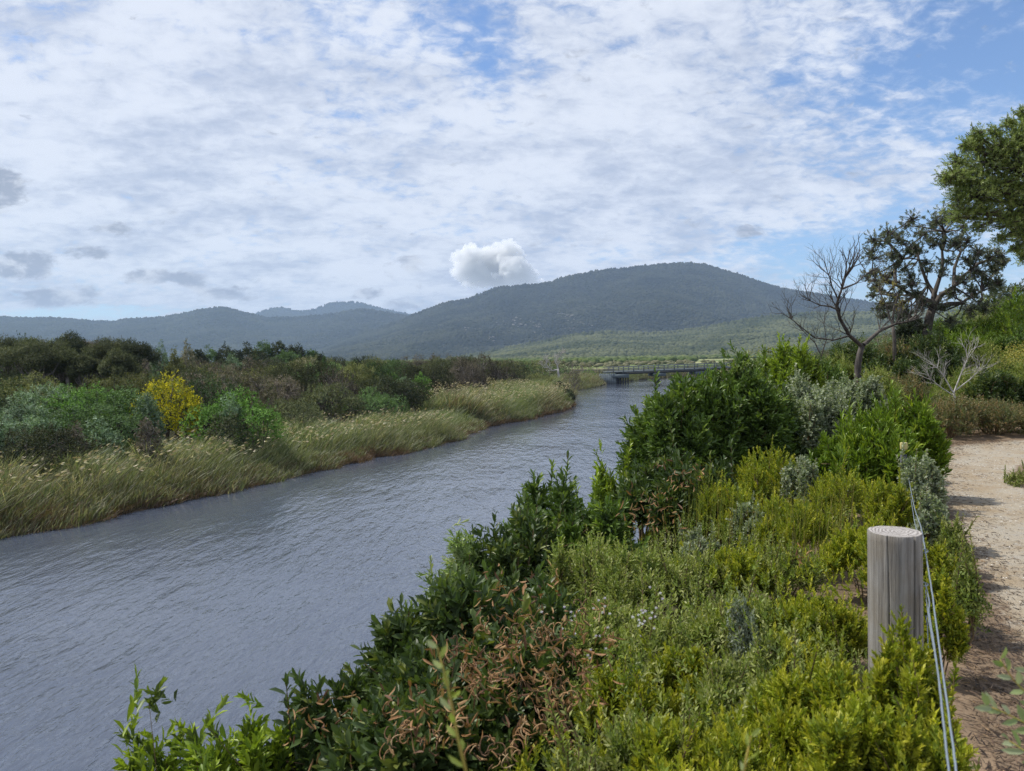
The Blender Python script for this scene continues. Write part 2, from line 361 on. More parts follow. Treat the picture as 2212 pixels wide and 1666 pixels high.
def hill(name, sil, D, Y0, trees, tr, cols, seed, power=1.25, spur=0.30, ptop=None, label=None, rocks=None):
    rng = np.random.default_rng(seed)
    sil = np.array(sil, float); pxs = np.arange(sil[0, 0], sil[-1, 0] + 1, 4.0); pys = np.interp(pxs, sil[:, 0], sil[:, 1])
    k = np.ones(5) / 5; pys = np.convolve(np.pad(pys, 2, mode='edge'), k, 'valid')
    A = np.array([list(at(a, b_, D)) for a, b_ in zip(pxs, pys)]); m_ = 90
    ts = np.concatenate([np.linspace(0, 1, m_), 1 + np.linspace(0.02, 0.6, 14)])
    def surf(ci, t):   # ci fractional column index, t 0 foot .. 1 ridge .. 1.6 behind
        ax = np.interp(ci, np.arange(len(A)), A[:, 0]); az_ = np.interp(ci, np.arange(len(A)), A[:, 2])
        Y = Y0 + (D - Y0) * t; X = ax * Y / D
        zr_ = az_ - 1.0
        prof = np.where(t <= 1, np.clip(t, 0, 1) ** power, 1 - 0.9 * (t - 1) - 0.5 * (t - 1) ** 2)
        nse = (fbm(X / (0.16 * D) + seed, Y / (0.35 * D), 4, seed) - 0.5) + 0.5 * (fbm(X / (0.05 * D) + seed, Y / (0.09 * D), 3, seed + 5) - 0.5)
        z = 1.0 + zr_ * prof + nse * spur * zr_ * np.clip(t * (1 - t) * 4, 0, 1) - 6 * (1 - ss(t, 0, 0.03))
        return X, Y, z
    CI, TT = np.meshgrid(np.arange(len(A)), ts); X, Y, Z = surf(CI, TT)
    nxh = len(A); i = np.arange(len(ts) - 1)[:, None] * nxh; j = np.arange(nxh - 1)[None]
    cc = np.array(cols[0]) * 0.8
    tag(mesh(name, np.stack([X, Y, Z], -1).reshape(-1, 3), [np.stack([i + j, i + j + 1, i + nxh + j + 1, i + nxh + j], -1).reshape(-1, 4)], M_HILL, None,
             np.broadcast_to(cc, (X.size, 3)), True), kind='structure')
    ci = rng.uniform(0, len(A) - 1, trees); t = 1.03 - rng.uniform(0, 1.02, trees) ** 1.15
    t = np.clip(t, 0.02, 1.05)
    nr = int(trees * 0.06); t[:nr] = rng.uniform(0.985, 1.01, nr)
    X, Y, Z = surf(ci, t)
    r = tr * rng.uniform(0.6, 1.35, trees); hh = r * rng.uniform(0.9, 1.5, trees); hh[:nr] *= 2.0; r[:nr] *= 1.2
    mix = np.clip((fbm(X / (tr * 22), Y / (tr * 22), 3, seed + 3) - 0.5) * 2.2 + 0.5 + rng.normal(0, 0.15, trees), 0, 1)[:, None]
    col = np.array(cols[0]) * (1 - mix) + np.array(cols[1]) * mix
    Vc, q_, t_, cc = crowns(np.stack([X, Y, Z - 0.2 * hh], -1), r, hh, col, rng)
    tag(mesh(name.replace('hill', 'forest').replace('mountain', 'forest'), Vc, [q_, t_], M_CROWN, None, cc, True), label or 'dense eucalypt forest covering the distant slope', 'forest', kind='stuff')
    return surf, A, rng
FCOL = [(0.015, 0.020, 0.016), (0.046, 0.051, 0.032)]
hill('mountain', [(-500, 690), (-200, 680), (0, 687), (33, 689), (70, 692), (87, 689), (110, 692), (300, 700), (480, 700), (540, 686), (548, 683), (580, 670), (607, 667), (647, 675), (667, 675), (693, 665), (717, 656), (737, 657), (760, 654),
      (779, 657), (807, 665), (835, 672), (863, 678), (894, 684), (960, 700), (1100, 720), (1300, 730)], 6600, 4700, 30000, 8.5, FCOL, 11,
     label='hazy forest on the farthest blue peaks behind the valley')
hill('mountain', [(-900, 640), (-500, 668), (-200, 680), (0, 688), (60, 690), (133, 690), (187, 696), (240, 699), (267, 693), (300, 692), (350, 688), (400, 680), (433, 672), (477, 667), (510, 673), (547, 683), (580, 690), (640, 689), (700, 683),
      (737, 678), (765, 672), (788, 671), (821, 676), (849, 680), (894, 687), (960, 700), (1100, 730)], 4300, 2500, 60000, 6.0, FCOL, 23,
     label='forest over the rounded hill left of the main mountain')
mt = hill('mountain', [(640, 774), (760, 730), (871, 694), (902, 680), (933, 668), (969, 656), (1003, 651), (1022, 645), (1053, 633), (1067, 627), (1081, 623), (1128, 620), (1168, 616), (1190, 612), (1223, 601), (1257, 595), (1296, 587),
      (1355, 583), (1400, 577), (1440, 573), (1490, 571), (1530, 577), (1580, 592), (1620, 605), (1660, 619), (1700, 629), (1740, 634), (1790, 643), (1900, 660), (2100, 668), (2300, 650), (2700, 640)], 3400, 1750, 70000, 5.2, FCOL, 37,
     label='dark forest covering the broad main mountain')
hill('hill', [(940, 783), (1017, 772), (1073, 761), (1128, 750), (1173, 743), (1212, 733), (1249, 726), (1296, 722), (1355, 723), (1400, 725), (1450, 722), (1530, 711), (1600, 696), (1680, 686), (1750, 681), (1850, 680), (2000, 676), (2300, 670), (2700, 670)],
     1700, 950, 42000, 3.3, [(0.038, 0.050, 0.025), (0.105, 0.115, 0.058)], 41, power=1.1, spur=0.1, label='olive scrub covering the low near hill')
# granite boulders showing on the mountain
surf, A, rng = mt
def rock_arrays(P_, r, rng, col):
    return crowns(P_, r, r * rng.uniform(0.5, 0.9, len(r)), col, rng)
cen = [(1010, 712, 7), (1085, 702, 7), (1110, 692, 10), (1125, 705, 12), (1160, 706, 15), (1165, 698, 8), (1215, 683, 14), (1228, 686, 12), (1230, 712, 12), (1240, 697, 8), (1060, 732, 10), (1135, 730, 8), (1040, 715, 8), (1180, 724, 10), (1625, 690, 9), (1270, 705, 8)]
Pr = []; rr = []
for px, py, n in cen:
    for _ in range(int(n * 0.7)):
        a, b_ = px + rng.normal(0, 9), py + rng.normal(0, 3.0); d = pixdir(a, b_)
        ts = np.linspace(0.05, 0.99, 120); Yt = 1750 + 1650 * ts; Xt = d.x / d.y * Yt; Zt = CAM.z + d.z / d.y * Yt
        ci = np.interp(Xt / Yt * 3400, A[:, 0], np.arange(len(A))); _, _, zs = surf(ci, ts); k = np.argmax(zs > Zt)
        if zs[k] > Zt[k]: Pr.append((Xt[k], Yt[k], zs[k])); rr.append(rng.uniform(2, 6))
Pr = np.array(Pr); rr = np.array(rr)
Vc, q_, t_, cc = rock_arrays(Pr - [0, 6, -1], rr, rng, np.array([[0.22, 0.20, 0.18]]) * rng.uniform(0.5, 1.3, (len(rr), 1)))
tag(mesh('granite_boulders', Vc, [q_, t_], M_CROWN, None, cc), 'pale granite outcrops scattered over the main mountain slope', 'boulders', kind='stuff')

# scrub over the flat plain between river and hills
rng = np.random.default_rng(5)
def plain_scrub(name, n, Y0, Y1, px0, px1, r0, r1, cols, label, keep=None, hmul=1.0):
    Y = Y0 + (Y1 - Y0) * rng.uniform(0, 1, n); px = rng.uniform(px0, px1, n); X = (px - CX) / F * Y
    if keep is not None: k = keep(X, Y, px); X, Y = X[k], Y[k]
    n = len(X); r = rng.uniform(r0, r1, n); mix = rng.uniform(0, 1, (n, 1))
    col = np.array(cols[0]) * (1 - mix) + np.array(cols[1]) * mix
    Vc, q_, t_, cc = crowns(np.stack([X, Y, gz(X, Y) - 0.2], -1), r, r * hmul * rng.uniform(0.7, 1.3, n), col, rng)
    tag(mesh(name, Vc, [q_, t_], M_CROWN, None, cc), label, 'scrub', kind='stuff')
plain_scrub('plain_scrub', 26000, 640, 1150, -200, 2300, 1.6, 3.4, [(0.05, 0.075, 0.025), (0.13, 0.15, 0.06)], 'low dark scrub on the plain below the hills')
plain_scrub('plain_scrub', 3200, 400, 520, 900, 1500, 1.2, 2.6, [(0.045, 0.07, 0.022), (0.10, 0.13, 0.04)], 'dark green scrub belt behind the bridge',
            lambda X, Y, p: fbm(X / 25, Y / 60, 3, 8) > 0.36)
plain_scrub('plain_scrub', 500, 255, 400, 1000, 1750, 0.7, 1.6, [(0.08, 0.09, 0.04), (0.16, 0.15, 0.09)], 'small bushes dotting the pale marsh meadow behind the bridge',
            lambda X, Y, p: fbm(X / 20, Y / 30, 3, 4) > 0.55)
# ------------------------------------------------------------------ leaves
def T_diamond(): return np.array([[0, 0, 0], [0.5, 0.5, 0.10], [1, 0, 0.0], [0.5, -0.5, 0.10]]), [[0, 1, 2, 3]]
def T_oval():
    v = np.array([[0, 0, 0], [0.28, 0.40, 0.07], [0.68, 0.46, 0.05], [1, 0, -0.10], [0.68, -0.46, 0.05], [0.28, -0.40, 0.07], [0.3, 0, 0.0], [0.68, 0, -0.03]])
    return v, [[0, 6, 1], [0, 5, 6], [3, 2, 7], [3, 7, 4]], [[6, 7, 2, 1], [6, 5, 4, 7]]
def T_needle(): return np.array([[0, 0.5, 0], [0, -0.5, 0], [0.6, -0.45, 0.02], [0.6, 0.45, 0.02], [1, 0, 0]]), [[2, 4, 3]], [[0, 1, 2, 3]]
TEMPL = {'d': (T_diamond()[0], [], T_diamond()[1]), 'o': T_oval(), 'n': T_needle()}
def leaves(P_, D, N, L, Wd, templ):
    """arrays of leaf polygons: position, direction, face normal, length, width"""
    v, f3, f4 = TEMPL[templ]; D = nrm(D); Sd = nrm(np.cross(N, D)); U = np.cross(D, Sd); n = len(P_); k = len(v)
    V = P_[:, None] + (v[:, 0][None, :, None] * L[:, None, None]) * D[:, None] + (v[:, 1][None, :, None] * Wd[:, None, None]) * Sd[:, None] + (v[:, 2][None, :, None] * L[:, None, None]) * U[:, None]
    off = (np.arange(n) * k)[:, None, None]; fs = []
    if len(f4): fs.append((np.array(f4)[None] + off).reshape(-1, 4))
    if len(f3): fs.append((np.array(f3)[None] + off).reshape(-1, 3))
    return V.reshape(-1, 3), fs, k
class LeafSet:
    def __init__(s): s.V = []; s.F = {}; s.Cc = []; s.n = 0
    def add(s, P_, D, N, L, Wd, col, templ):
        V, fs, k = leaves(P_, D, N, L, Wd, templ)
        for f in fs: s.F.setdefault(f.shape[1], []).append(f + s.n)
        s.V.append(V); s.n += len(V); s.Cc.append(np.repeat(col, k, 0))
    def build(s, name, mat, parent=None, loc=None):
        return mesh(name, np.concatenate(s.V), [np.concatenate(v) for v in s.F.values()], mat, parent, np.concatenate(s.Cc), False, loc)
def frame(A):
    ref = np.where(np.abs(A[:, 2:3]) < 0.9, np.array([[0, 0, 1.0]]), np.array([[1.0, 0, 0]]))
    U = nrm(np.cross(A, ref)); return U, np.cross(A, U)
def pick(rng, pal, n):
    w = np.array([p[0] for p in pal], float); k = rng.choice(len(pal), n, p=w / w.sum()); return np.array([p[1] for p in pal])[k]
def sprigs(ls, tips, axes, sp, rng, cols=None, k=None, scale=1.0):
    """leafy twig ends: sp = dict(L, W, k, len, ang, t(empl), pal, tip)"""
    M = len(tips); k = k or sp['k']; A = nrm(axes); U, Vv = frame(A)
    base = pick(rng, sp['pal'], M) if cols is None else cols
    t = (np.arange(k) + 0.5) / k
    sl = sp['len'] * scale * rng.uniform(0.7, 1.3, (M, 1))
    ph = rng.uniform(0, 6.28, (M, 1)) + np.arange(k)[None] * 2.4 + rng.normal(0, 0.3, (M, k))
    al = sp['ang'] * (1.15 - 0.75 * t[None]) + rng.normal(0, 0.16, (M, k))
    Pp = tips[:, None] - A[:, None] * (sl * (1 - t[None]))[..., None]
    rad = np.cos(ph)[..., None] * U[:, None] + np.sin(ph)[..., None] * Vv[:, None]
    D = A[:, None] * np.cos(al)[..., None] + rad * np.sin(al)[..., None]
    D = D + np.array([0, 0, -0.18 if sp.get('droop') else 0.0])
    N = A[:, None] * np.sin(al)[..., None] - rad * np.cos(al)[..., None] + rng.normal(0, 0.35, (M, k, 3))
    if 'face' in sp: N = N * (1 - sp['face']) + (A * sp['face'] * 1.3)[:, None]
    L = sp['L'] * scale * rng.uniform(0.65, 1.25, (M, k)) * (1 - 0.35 * t[None] ** 3)
    Wd = L * (sp['W'] / sp['L']) * rng.uniform(0.8, 1.2, (M, k))
    c = base[:, None] * rng.uniform(0.78, 1.25, (M, k, 1))
    if 'tip' in sp:
        w = (t[None, :, None] ** 3) * sp.get('tipw', 0.5) * rng.uniform(0, 1, (M, 1, 1)); c = c * (1 - w) + np.array(sp['tip']) * w
    ls.add(Pp.reshape(-1, 3), D.reshape(-1, 3), N.reshape(-1, 3), L.ravel(), Wd.ravel(), c.reshape(-1, 3), sp['t'])

def lobes(rng, rx, ry, h, nl, low=0.25):
    cs = []; 
    for i in range(nl):
        a = i * 2.399 + rng.uniform(-0.4, 0.4); r = 0.78 * math.sqrt((i + 0.5) / nl)
        zc = h * (0.66 - 0.35 * r * r + rng.uniform(-0.10, 0.08)); R = rng.uniform(0.30, 0.42) * (1.1 if i < 2 else 1)
        cs.append((r * rx * math.cos(a), r * ry * math.sin(a), zc, R))
    return np.array(cs)
def lobe_tips(rng, cs, rx, ry, h, n, depth=0.35, zmin=-0.55):
    out = []; ax = []; got = 0; m = len(cs)
    S_ = np.array([rx, ry, h * 0.8])
    while got < n:
        q_ = n * 2; i = rng.integers(0, m, q_); d = nrm(rng.normal(0, 1, (q_, 3))); d = d[d[:, 2] > zmin]; i = i[:len(d)]
        rr_ = 1 - depth * rng.uniform(0, 1, len(d)) ** 1.6
        lump = 1 + 0.16 * np.sin(d[:, 0] * 7 + i) * np.cos(d[:, 1] * 8 - i) + rng.normal(0, 0.05, len(d))
        p = cs[i, :3] + d * (cs[i, 3] * rr_ * lump)[:, None] * S_
        rel = (p[:, None] - cs[None, :, :3]) / (cs[None, :, 3, None] * S_); dist = np.linalg.norm(rel, axis=2); dist[np.arange(len(p)), i] = 9
        ok = (dist.min(1) > 0.72) & (p[:, 2] > 0.02 * h)
        p = p[ok]; d = d[ok]; out.append(p); ax.append(nrm(d / S_ * S_.mean())); got += len(p)
    return np.concatenate(out)[:n], np.concatenate(ax)[:n]
def stems(mb, rng, cs, tips, n, r0, bend=0.15, k=4):
    for c_ in cs:
        p0 = np.array([c_[0] * 0.12, c_[1] * 0.12, 0]); p1 = np.array(c_[:3]); mid = (p0 + p1) / 2 + rng.normal(0, bend, 3) * np.linalg.norm(p1) * 0.5
        mb.tube([p0, mid, p1], [r0, r0 * 0.75, r0 * 0.5], k, cap=False)
    idx = rng.choice(len(tips), min(n, len(tips)), replace=False)
    for t in tips[idx]:
        c_ = cs[np.argmin(np.linalg.norm(cs[:, :3] - t, axis=1)), :3]; mid = (c_ + t) / 2 + rng.normal(0, 0.04, 3) * np.linalg.norm(t)
        mb.tube([c_, mid, t], [r0 * 0.4, r0 * 0.28, r0 * 0.12], 3, cap=False)

SP = {
 'wattle': dict(L=0.088, W=0.026, k=9, len=0.17, ang=0.75, t='o', pal=[(5, (0.069, 0.113, 0.028)), (3, (0.108, 0.171, 0.036)), (1, (0.176, 0.243, 0.038))], tip=(0.22, 0.34, 0.04), tipw=0.35, mat='w'),
 'wattle_dark': dict(L=0.088, W=0.029, k=8, len=0.16, ang=0.85, t='o', pal=[(6, (0.051, 0.081, 0.025)), (3, (0.078, 0.114, 0.030)), (1, (0.138, 0.162, 0.037))], tip=(0.10, 0.16, 0.04), tipw=0.25, mat='w'),
 'wattle_lime': dict(L=0.075, W=0.022, k=10, len=0.17, ang=0.6, t='o', pal=[(4, (0.236, 0.315, 0.030)), (3, (0.128, 0.197, 0.030)), (1, (0.072, 0.105, 0.025))], tip=(0.36, 0.46, 0.04), tipw=0.7, mat='w'),
 'wattle_pale': dict(L=0.06, W=0.015, k=10, len=0.15, ang=0.6, t='o', pal=[(3, (0.255, 0.334, 0.115)), (2, (0.163, 0.237, 0.065)), (1, (0.401, 0.445, 0.205))], tip=(0.32, 0.42, 0.20), tipw=0.6, mat='w'),
 'broad': dict(L=0.10, W=0.022, k=11, len=0.20, ang=0.55, t='o', pal=[(4, (0.112, 0.176, 0.020)), (3, (0.167, 0.243, 0.026)), (1, (0.260, 0.324, 0.031))], tip=(0.20, 0.32, 0.04), tipw=0.5, mat='w'),
 'heath': dict(face=0.25, L=0.029, W=0.0098, k=18, len=0.085, ang=0.72, t='d', pal=[(5, (0.239, 0.281, 0.022)), (3, (0.155, 0.213, 0.028)), (2, (0.358, 0.359, 0.033))], tip=(0.50, 0.46, 0.05), tipw=0.75, mat='l'),
 'teatree': dict(L=0.031, W=0.011, face=0.35, k=14, len=0.13, ang=0.85, t='d', pal=[(5, (0.169, 0.226, 0.044)), (3, (0.247, 0.285, 0.077)), (2, (0.325, 0.345, 0.132)), (1, (0.091, 0.131, 0.033))], tip=(0.38, 0.37, 0.12), tipw=0.5, mat='l'),
 'silver': dict(L=0.030, W=0.021, k=10, len=0.11, ang=0.9, t='o', pal=[(4, (0.204, 0.245, 0.149)), (3, (0.306, 0.337, 0.239)), (2, (0.122, 0.163, 0.080))], tip=(0.42, 0.43, 0.33), tipw=0.5, mat='l'),
 'grey': dict(L=0.022, W=0.007, k=16, len=0.09, ang=0.7, t='d', pal=[(4, (0.22, 0.26, 0.20)), (3, (0.30, 0.33, 0.27))], mat='l'),
 'olive': dict(L=0.035, W=0.013, k=12, len=0.15, ang=0.9, t='d', pal=[(4, (0.138, 0.150, 0.062)), (3, (0.213, 0.175, 0.088)), (2, (0.100, 0.125, 0.050)), (1, (0.300, 0.200, 0.100))], mat='l'),
 'banksia': dict(L=0.10, W=0.034, k=11, len=0.13, ang=1.0, t='d', pal=[(4, (0.075, 0.095, 0.055)), (3, (0.12, 0.145, 0.095)), (1, (0.24, 0.25, 0.18))], mat='l'),
 'yellowing': dict(L=0.06, W=0.022, k=8, len=0.10, ang=0.9, t='d', pal=[(3, (0.30, 0.25, 0.06)), (2, (0.20, 0.20, 0.06)), (1, (0.14, 0.16, 0.06))], mat='l'),
 'tea_crown': dict(L=0.042, W=0.018, k=13, len=0.12, face=0.6, ang=1.1, t='d', pal=[(4, (0.156, 0.211, 0.052)), (3, (0.227, 0.281, 0.083)), (2, (0.312, 0.365, 0.135))], mat='l'),
}
MATS = {'l': M_LEAF, 'w': M_WAXY}
def shrub(name, sp, loc, rx, ry, h, ntips, label, cat='shrub', group=None, seed=0, nl=9, depth=0.4, shoots=0, up=0.45, lean=(0, 0), nst=60, r0=0.02, zmin=-0.45, scale=1.0, proto=False):
    rng = np.random.default_rng(seed + 100); s_ = SP[sp]; root = empty(name, loc)
    cs = lobes(rng, rx, ry, h, nl); tips, ax = lobe_tips(rng, cs, rx, ry, h, ntips, depth, zmin)
    zt = np.percentile(tips[:, 2], 99); tips[:, 2] *= h * 0.97 / zt; cs[:, 2] *= h * 0.97 / zt
    ax = nrm(ax + np.array([lean[0], lean[1], up]) + rng.normal(0, 0.22, ax.shape))
    ls = LeafSet(); patch = fbm(tips[:, 0] * 2.5 / max(rx, .5) + seed, tips[:, 1] * 2.5 / max(rx, .5) + tips[:, 2], 2, seed)[:, None]
    cols = pick(rng, s_['pal'], len(tips)) * (0.8 + 0.45 * patch)
    sprigs(ls, tips, ax, s_, rng, cols, scale=scale)
    mb = MB(); stems(mb, rng, cs, tips, nst, r0)
    for _ in range(shoots):          # long upright new shoots standing above the crown
        i = rng.integers(0, len(tips)); b_ = tips[i]
        if b_[2] < h * 0.55: continue
        L_s = rng.uniform(0.15, 0.42) * (1 if s_['L'] > 0.05 else 0.6); a = nrm(np.array([[rng.normal(0, 0.22) + lean[0], rng.normal(0, 0.22), 1.0]]))[0]
        n_ = 4; pts = b_ + a * np.linspace(0.1, 1, n_)[:, None] * L_s
        sprigs(ls, pts, np.repeat(a[None], n_, 0), s_, rng, scale=scale); mb.tube([b_ - a * 0.1, pts[-1]], [0.006, 0.002], 3, cap=False)
    ls.build('foliage', MATS[s_['mat']], root); mb.build('stems', M_STEM, root)
    return tag(root, label, cat, group)
def put(name, sp, px, pytop, Y, wpx, ntips, label, deep=1.0, zbase=None, **kw):
    """a shrub whose crown top stands at a traced place, depth Y metres, width from its traced width"""
    p = at(px, pytop, Y); g0 = gzs(p.x, Y) if zbase is None else zbase; r = wpx / F * Y / 2; h_ = p.z - g0; ntips = int(ntips * min(2.4, max(1.0, 0.45 + 0.5 * h_ / max(r, .1))))
    return shrub(name, sp, (p.x, Y, g0 - 0.05), r, r * deep, max(0.25, p.z - g0 + 0.05), ntips, label, **kw)

# ------------------------------------------------------------------ near right bank, shrub by shrub
G1 = 'shrubs on the near bank beside the path'
put('wattle_shrub', 'wattle_lime', 310, 1550, 3.3, 300, 420, 'lime green wattle sprays at the bottom edge, leftmost against the water', group=G1, seed=1, shoots=8, r0=0.01, up=0.9)
put('wattle_shrub', 'wattle_lime', 440, 1578, 3.2, 330, 520, 'low green wattle between the leftmost lime sprays and the dark wattle', group=G1, seed=2, shoots=5, r0=0.01, up=0.9)
put('wattle_shrub', 'wattle_lime', 575, 1545, 3.4, 290, 460, 'bright yellow green wattle tips left of the tall dark shoot', group=G1, seed=3, shoots=5, r0=0.01, up=0.9)
put('wattle_shrub', 'wattle_dark', 665, 1490, 3.5, 230, 320, 'dark leafed wattle with one tall thin shoot over the water', group=G1, seed=4, shoots=8, r0=0.01, up=0.8)
put('wattle_shrub', 'wattle_dark', 800, 1385, 3.9, 420, 520, 'dark wattle shrub at the water side below the big podded wattle', group=G1, seed=5, shoots=7, up=0.4)
put('wattle_shrub', 'wattle_dark', 1050, 1262, 3.7, 640, 1150, 'large dark green wattle carrying bunches of curled brown pods', group=G1, seed=6, shoots=6, nl=14, up=0.35)
put('wattle_shrub', 'wattle_dark', 900, 1500, 2.9, 560, 650, 'dark wattle at the bottom edge below the podded wattle', group=G1, seed=7, shoots=2, nl=12, up=0.35)
put('wattle_shrub', 'wattle_pale', 985, 1140, 5.3, 210, 620, 'pale green wattle with wind silvered leaves hanging over the river', group=G1, seed=8, shoots=5, lean=(-0.3, 0))
put('wattle_shrub', 'wattle_pale', 850, 1330, 4.3, 220, 420, 'small pale green wattle at the water side left of the dark wattle', group=G1, seed=9, shoots=3, lean=(-0.3, 0))
put('wattle_shrub', 'wattle_dark', 1110, 1115, 5.4, 340, 800, 'dark wattle shrub between the pale green wattle and the tall leafy shoot', group=G1, seed=10, shoots=8)
put('wattle_shrub', 'wattle', 1195, 1030, 6.4, 270, 620, 'wattle with a tall upright leafy shoot standing against the river', group=G1, seed=11, shoots=26, up=0.8)
put('wattle_shrub', 'wattle', 1290, 1080, 6.0, 270, 600, 'mid green wattle right of the tall leafy shoot', group=G1, seed=12, shoots=8)
put('wattle_shrub', 'wattle_lime', 1312, 1000, 7.6, 110, 260, 'narrow upright yellow green wattle against the river', group=G1, seed=13, shoots=14, up=0.9)
put('wattle_shrub', 'wattle_pale', 1385, 905, 8.4, 110, 420, 'grey green small leafed wattle on the river side of the big wattle', group=G1, seed=14, shoots=3, lean=(-0.4, 0), scale=0.8)
put('wattle_shrub', 'wattle', 1462, 822, 7.8, 240, 1100, 'large dark wattle bush, its bright left half in front of the bridge', group=G1, seed=15, shoots=14, lean=(-0.1, 0), nl=12, zmin=-0.8)
put('wattle_shrub', 'wattle', 1575, 782, 8.0, 240, 1200, 'tallest dark wattle bush with glossy green top right of the bridge', group=G1, seed=16, shoots=22, nl=14, zmin=-0.8)
put('wattle_shrub', 'wattle_dark', 1640, 825, 8.3, 180, 700, 'dark wattle between the tallest wattle and the silver leafed shrub', group=G1, seed=17, shoots=8, nl=10, zmin=-0.8)
put('wattle_shrub', 'wattle_dark', 1440, 985, 6.8, 270, 800, 'dark wattle low below the large wattle bush', group=G1, seed=18, shoots=8)
put('wattle_shrub', 'wattle_dark', 1545, 1010, 6.3, 120, 320, 'small dark spiky wattle in front of the tallest wattle', group=G1, seed=19, shoots=10, up=0.9)
put('wattle_shrub', 'wattle_lime', 1715, 742, 11, 150, 700, 'bright green wattle top behind the silver shrub', group=G1, seed=20, shoots=22, nl=10)
put('wattle_shrub', 'wattle_pale', 1655, 765, 11.5, 90, 360, 'pale grey green wattle beside the bright green wattle top', group=G1, seed=21, shoots=6)
put('correa_shrub', 'silver', 1750, 815, 8.8, 190, 1700, 'round leafed silver grey shrub, the large left one behind the wattles', group=G1, seed=22, shoots=14, nl=12, zmin=-0.8, scale=1.15)
put('correa_shrub', 'silver', 1845, 810, 9.2, 150, 1200, 'silver grey shrub with whitish flower heads below the bare tree', group=G1, seed=23, shoots=14, nl=12, zmin=-0.8, scale=1.15)
put('broad_leafed_shrub', 'broad', 1880, 900, 7.4, 210, 720, 'bright green long leafed shrub, left half, below the silver shrub', group=G1, seed=24, shoots=16, up=0.9, nl=11)
put('broad_leafed_shrub', 'broad', 1975, 880, 7.9, 150, 560, 'bright green long leafed shrub beside the path above the marker post', group=G1, seed=25, shoots=16, up=0.9, nl=10)
put('broad_leafed_shrub', 'broad', 1800, 970, 6.9, 110, 260, 'small bright green long leafed shrub in the heath', group=G1, seed=26, shoots=5, up=0.9)
put('correa_shrub', 'silver', 1985, 985, 5.9, 115, 560, 'silvery shrub growing round the marker post', group=G1, seed=27, shoots=8)
put('correa_shrub', 'silver', 1725, 985, 6.6, 105, 420, 'small silvery shrub in the middle of the yellow green heath', group=G1, seed=28, shoots=6)
put('correa_shrub', 'silver', 1625, 1085, 5.6, 110, 360, 'small silvery shrub left of the centre of the heath', group=G1, seed=29, shoots=5)
put('correa_shrub', 'silver', 1515, 1150, 5.2, 110, 340, 'greyish shrub in front of the small dark spiky wattle', group=G1, seed=30, shoots=5)
put('correa_shrub', 'silver', 2010, 1070, 5.2, 80, 300, 'silvery shrub at the path edge below the marker post', group=G1, seed=31, shoots=4)
hh = [(1660, 965, 7.0, 190, 620, 'yellow green heath shrub below the tallest wattle'), (1820, 1015, 6.2, 200, 700, 'yellow green heath shrub between silvery shrub and marker post'),
      (1560, 1040, 6.0, 150, 450, 'yellow green heath shrub behind the greyish shrub'), (1930, 1040, 5.5, 130, 480, 'yellow green heath shrub left of the marker post'),
      (1700, 1075, 5.4, 210, 800, 'yellow green heath shrub in the middle of the slope'), (1870, 1120, 4.7, 210, 900, 'yellow green heath shrub just beyond the timber post'),
      (2010, 1180, 4.2, 120, 480, 'yellow green heath shrub between the wire and the path'), (1760, 1290, 3.7, 230, 1000, 'yellow green heath shrub left of the timber post'),
      (2030, 1240, 3.5, 110, 450, 'yellow green heath shrub right of the timber post by the path'), (1350, 1450, 2.9, 260, 760, 'yellow green heath shrub right of the brown pods'),
      (1480, 1400, 3.0, 200, 600, 'bright yellow green heath shrub below the mid green tea tree'), (1770, 1450, 2.45, 400, 1500, 'bright yellow green heath shrub at the foot of the timber post'),
      (1550, 1560, 2.3, 460, 1300, 'yellow green heath shrub along the bottom edge'), (1955, 1372, 2.25, 210, 380, 'yellow green heath shrub with shoots in front of the timber post'),
      (1915, 1530, 2.0, 370, 1200, 'yellow green heath shrub at the bottom edge beside the wires'), (1600, 1180, 4.6, 180, 620, 'yellow green heath shrub among the mid green tea tree')]
for n_, (px, py, Y, w, nt, lab) in enumerate(hh):
    put('heath_shrub', 'heath', px, py, Y, w, nt, lab, group=G1, seed=50 + n_, shoots=6, up=1.0, r0=0.006, nst=90, depth=0.5, zmin=-0.2)
tt_ = [(1270, 1150, 4.8, 220, 620, 'arching small leafed tea tree between dark wattle and heath'), (1380, 1180, 4.4, 240, 760, 'mid green tea tree shrub below the browned leaves'),
       (1350, 1300, 3.6, 330, 950, 'mid green tea tree shrub with lilac white flowers'), (1600, 1290, 3.7, 300, 1000, 'mid green tea tree shrub in the middle of the thicket'),
       (1500, 1190, 4.6, 200, 620, 'mid green tea tree shrub left of centre'), (1690, 1180, 4.7, 180, 620, 'mid green tea tree shrub behind the heath'),
       (1250, 1620, 2.3, 240, 330, 'mid green tea tree shrub at the bottom edge right of the pods'), (1600, 1440, 2.8, 300, 760, 'mid green tea tree shrub left of the bright heath'),
       (2060, 1120, 4.9, 70, 220, 'small tea tree shrub leaning over the path edge'), (2085, 1210, 4.0, 60, 120, 'small olive tea tree sprig at the path edge beside the timber post'),
       (1420, 1560, 2.4, 330, 760, 'mid green tea tree shrub at the bottom edge below the bright heath'), (2072, 1620, 2.1, 80, 110, 'low tea tree shrub between wires and path at the bottom edge')]
for n_, (px, py, Y, w, nt, lab) in enumerate(tt_):
    put('tea_tree_shrub', 'teatree', px, py, Y, w, nt, lab, group=G1, seed=80 + n_, shoots=10, up=0.8, r0=0.007, nst=110, depth=0.55, zmin=-0.2)
put('grey_shrub', 'grey', 1605, 1290, 3.45, 70, 160, 'tiny blue grey shrub in the thicket left of the timber post', group=G1, seed=99, up=1.0, r0=0.005)

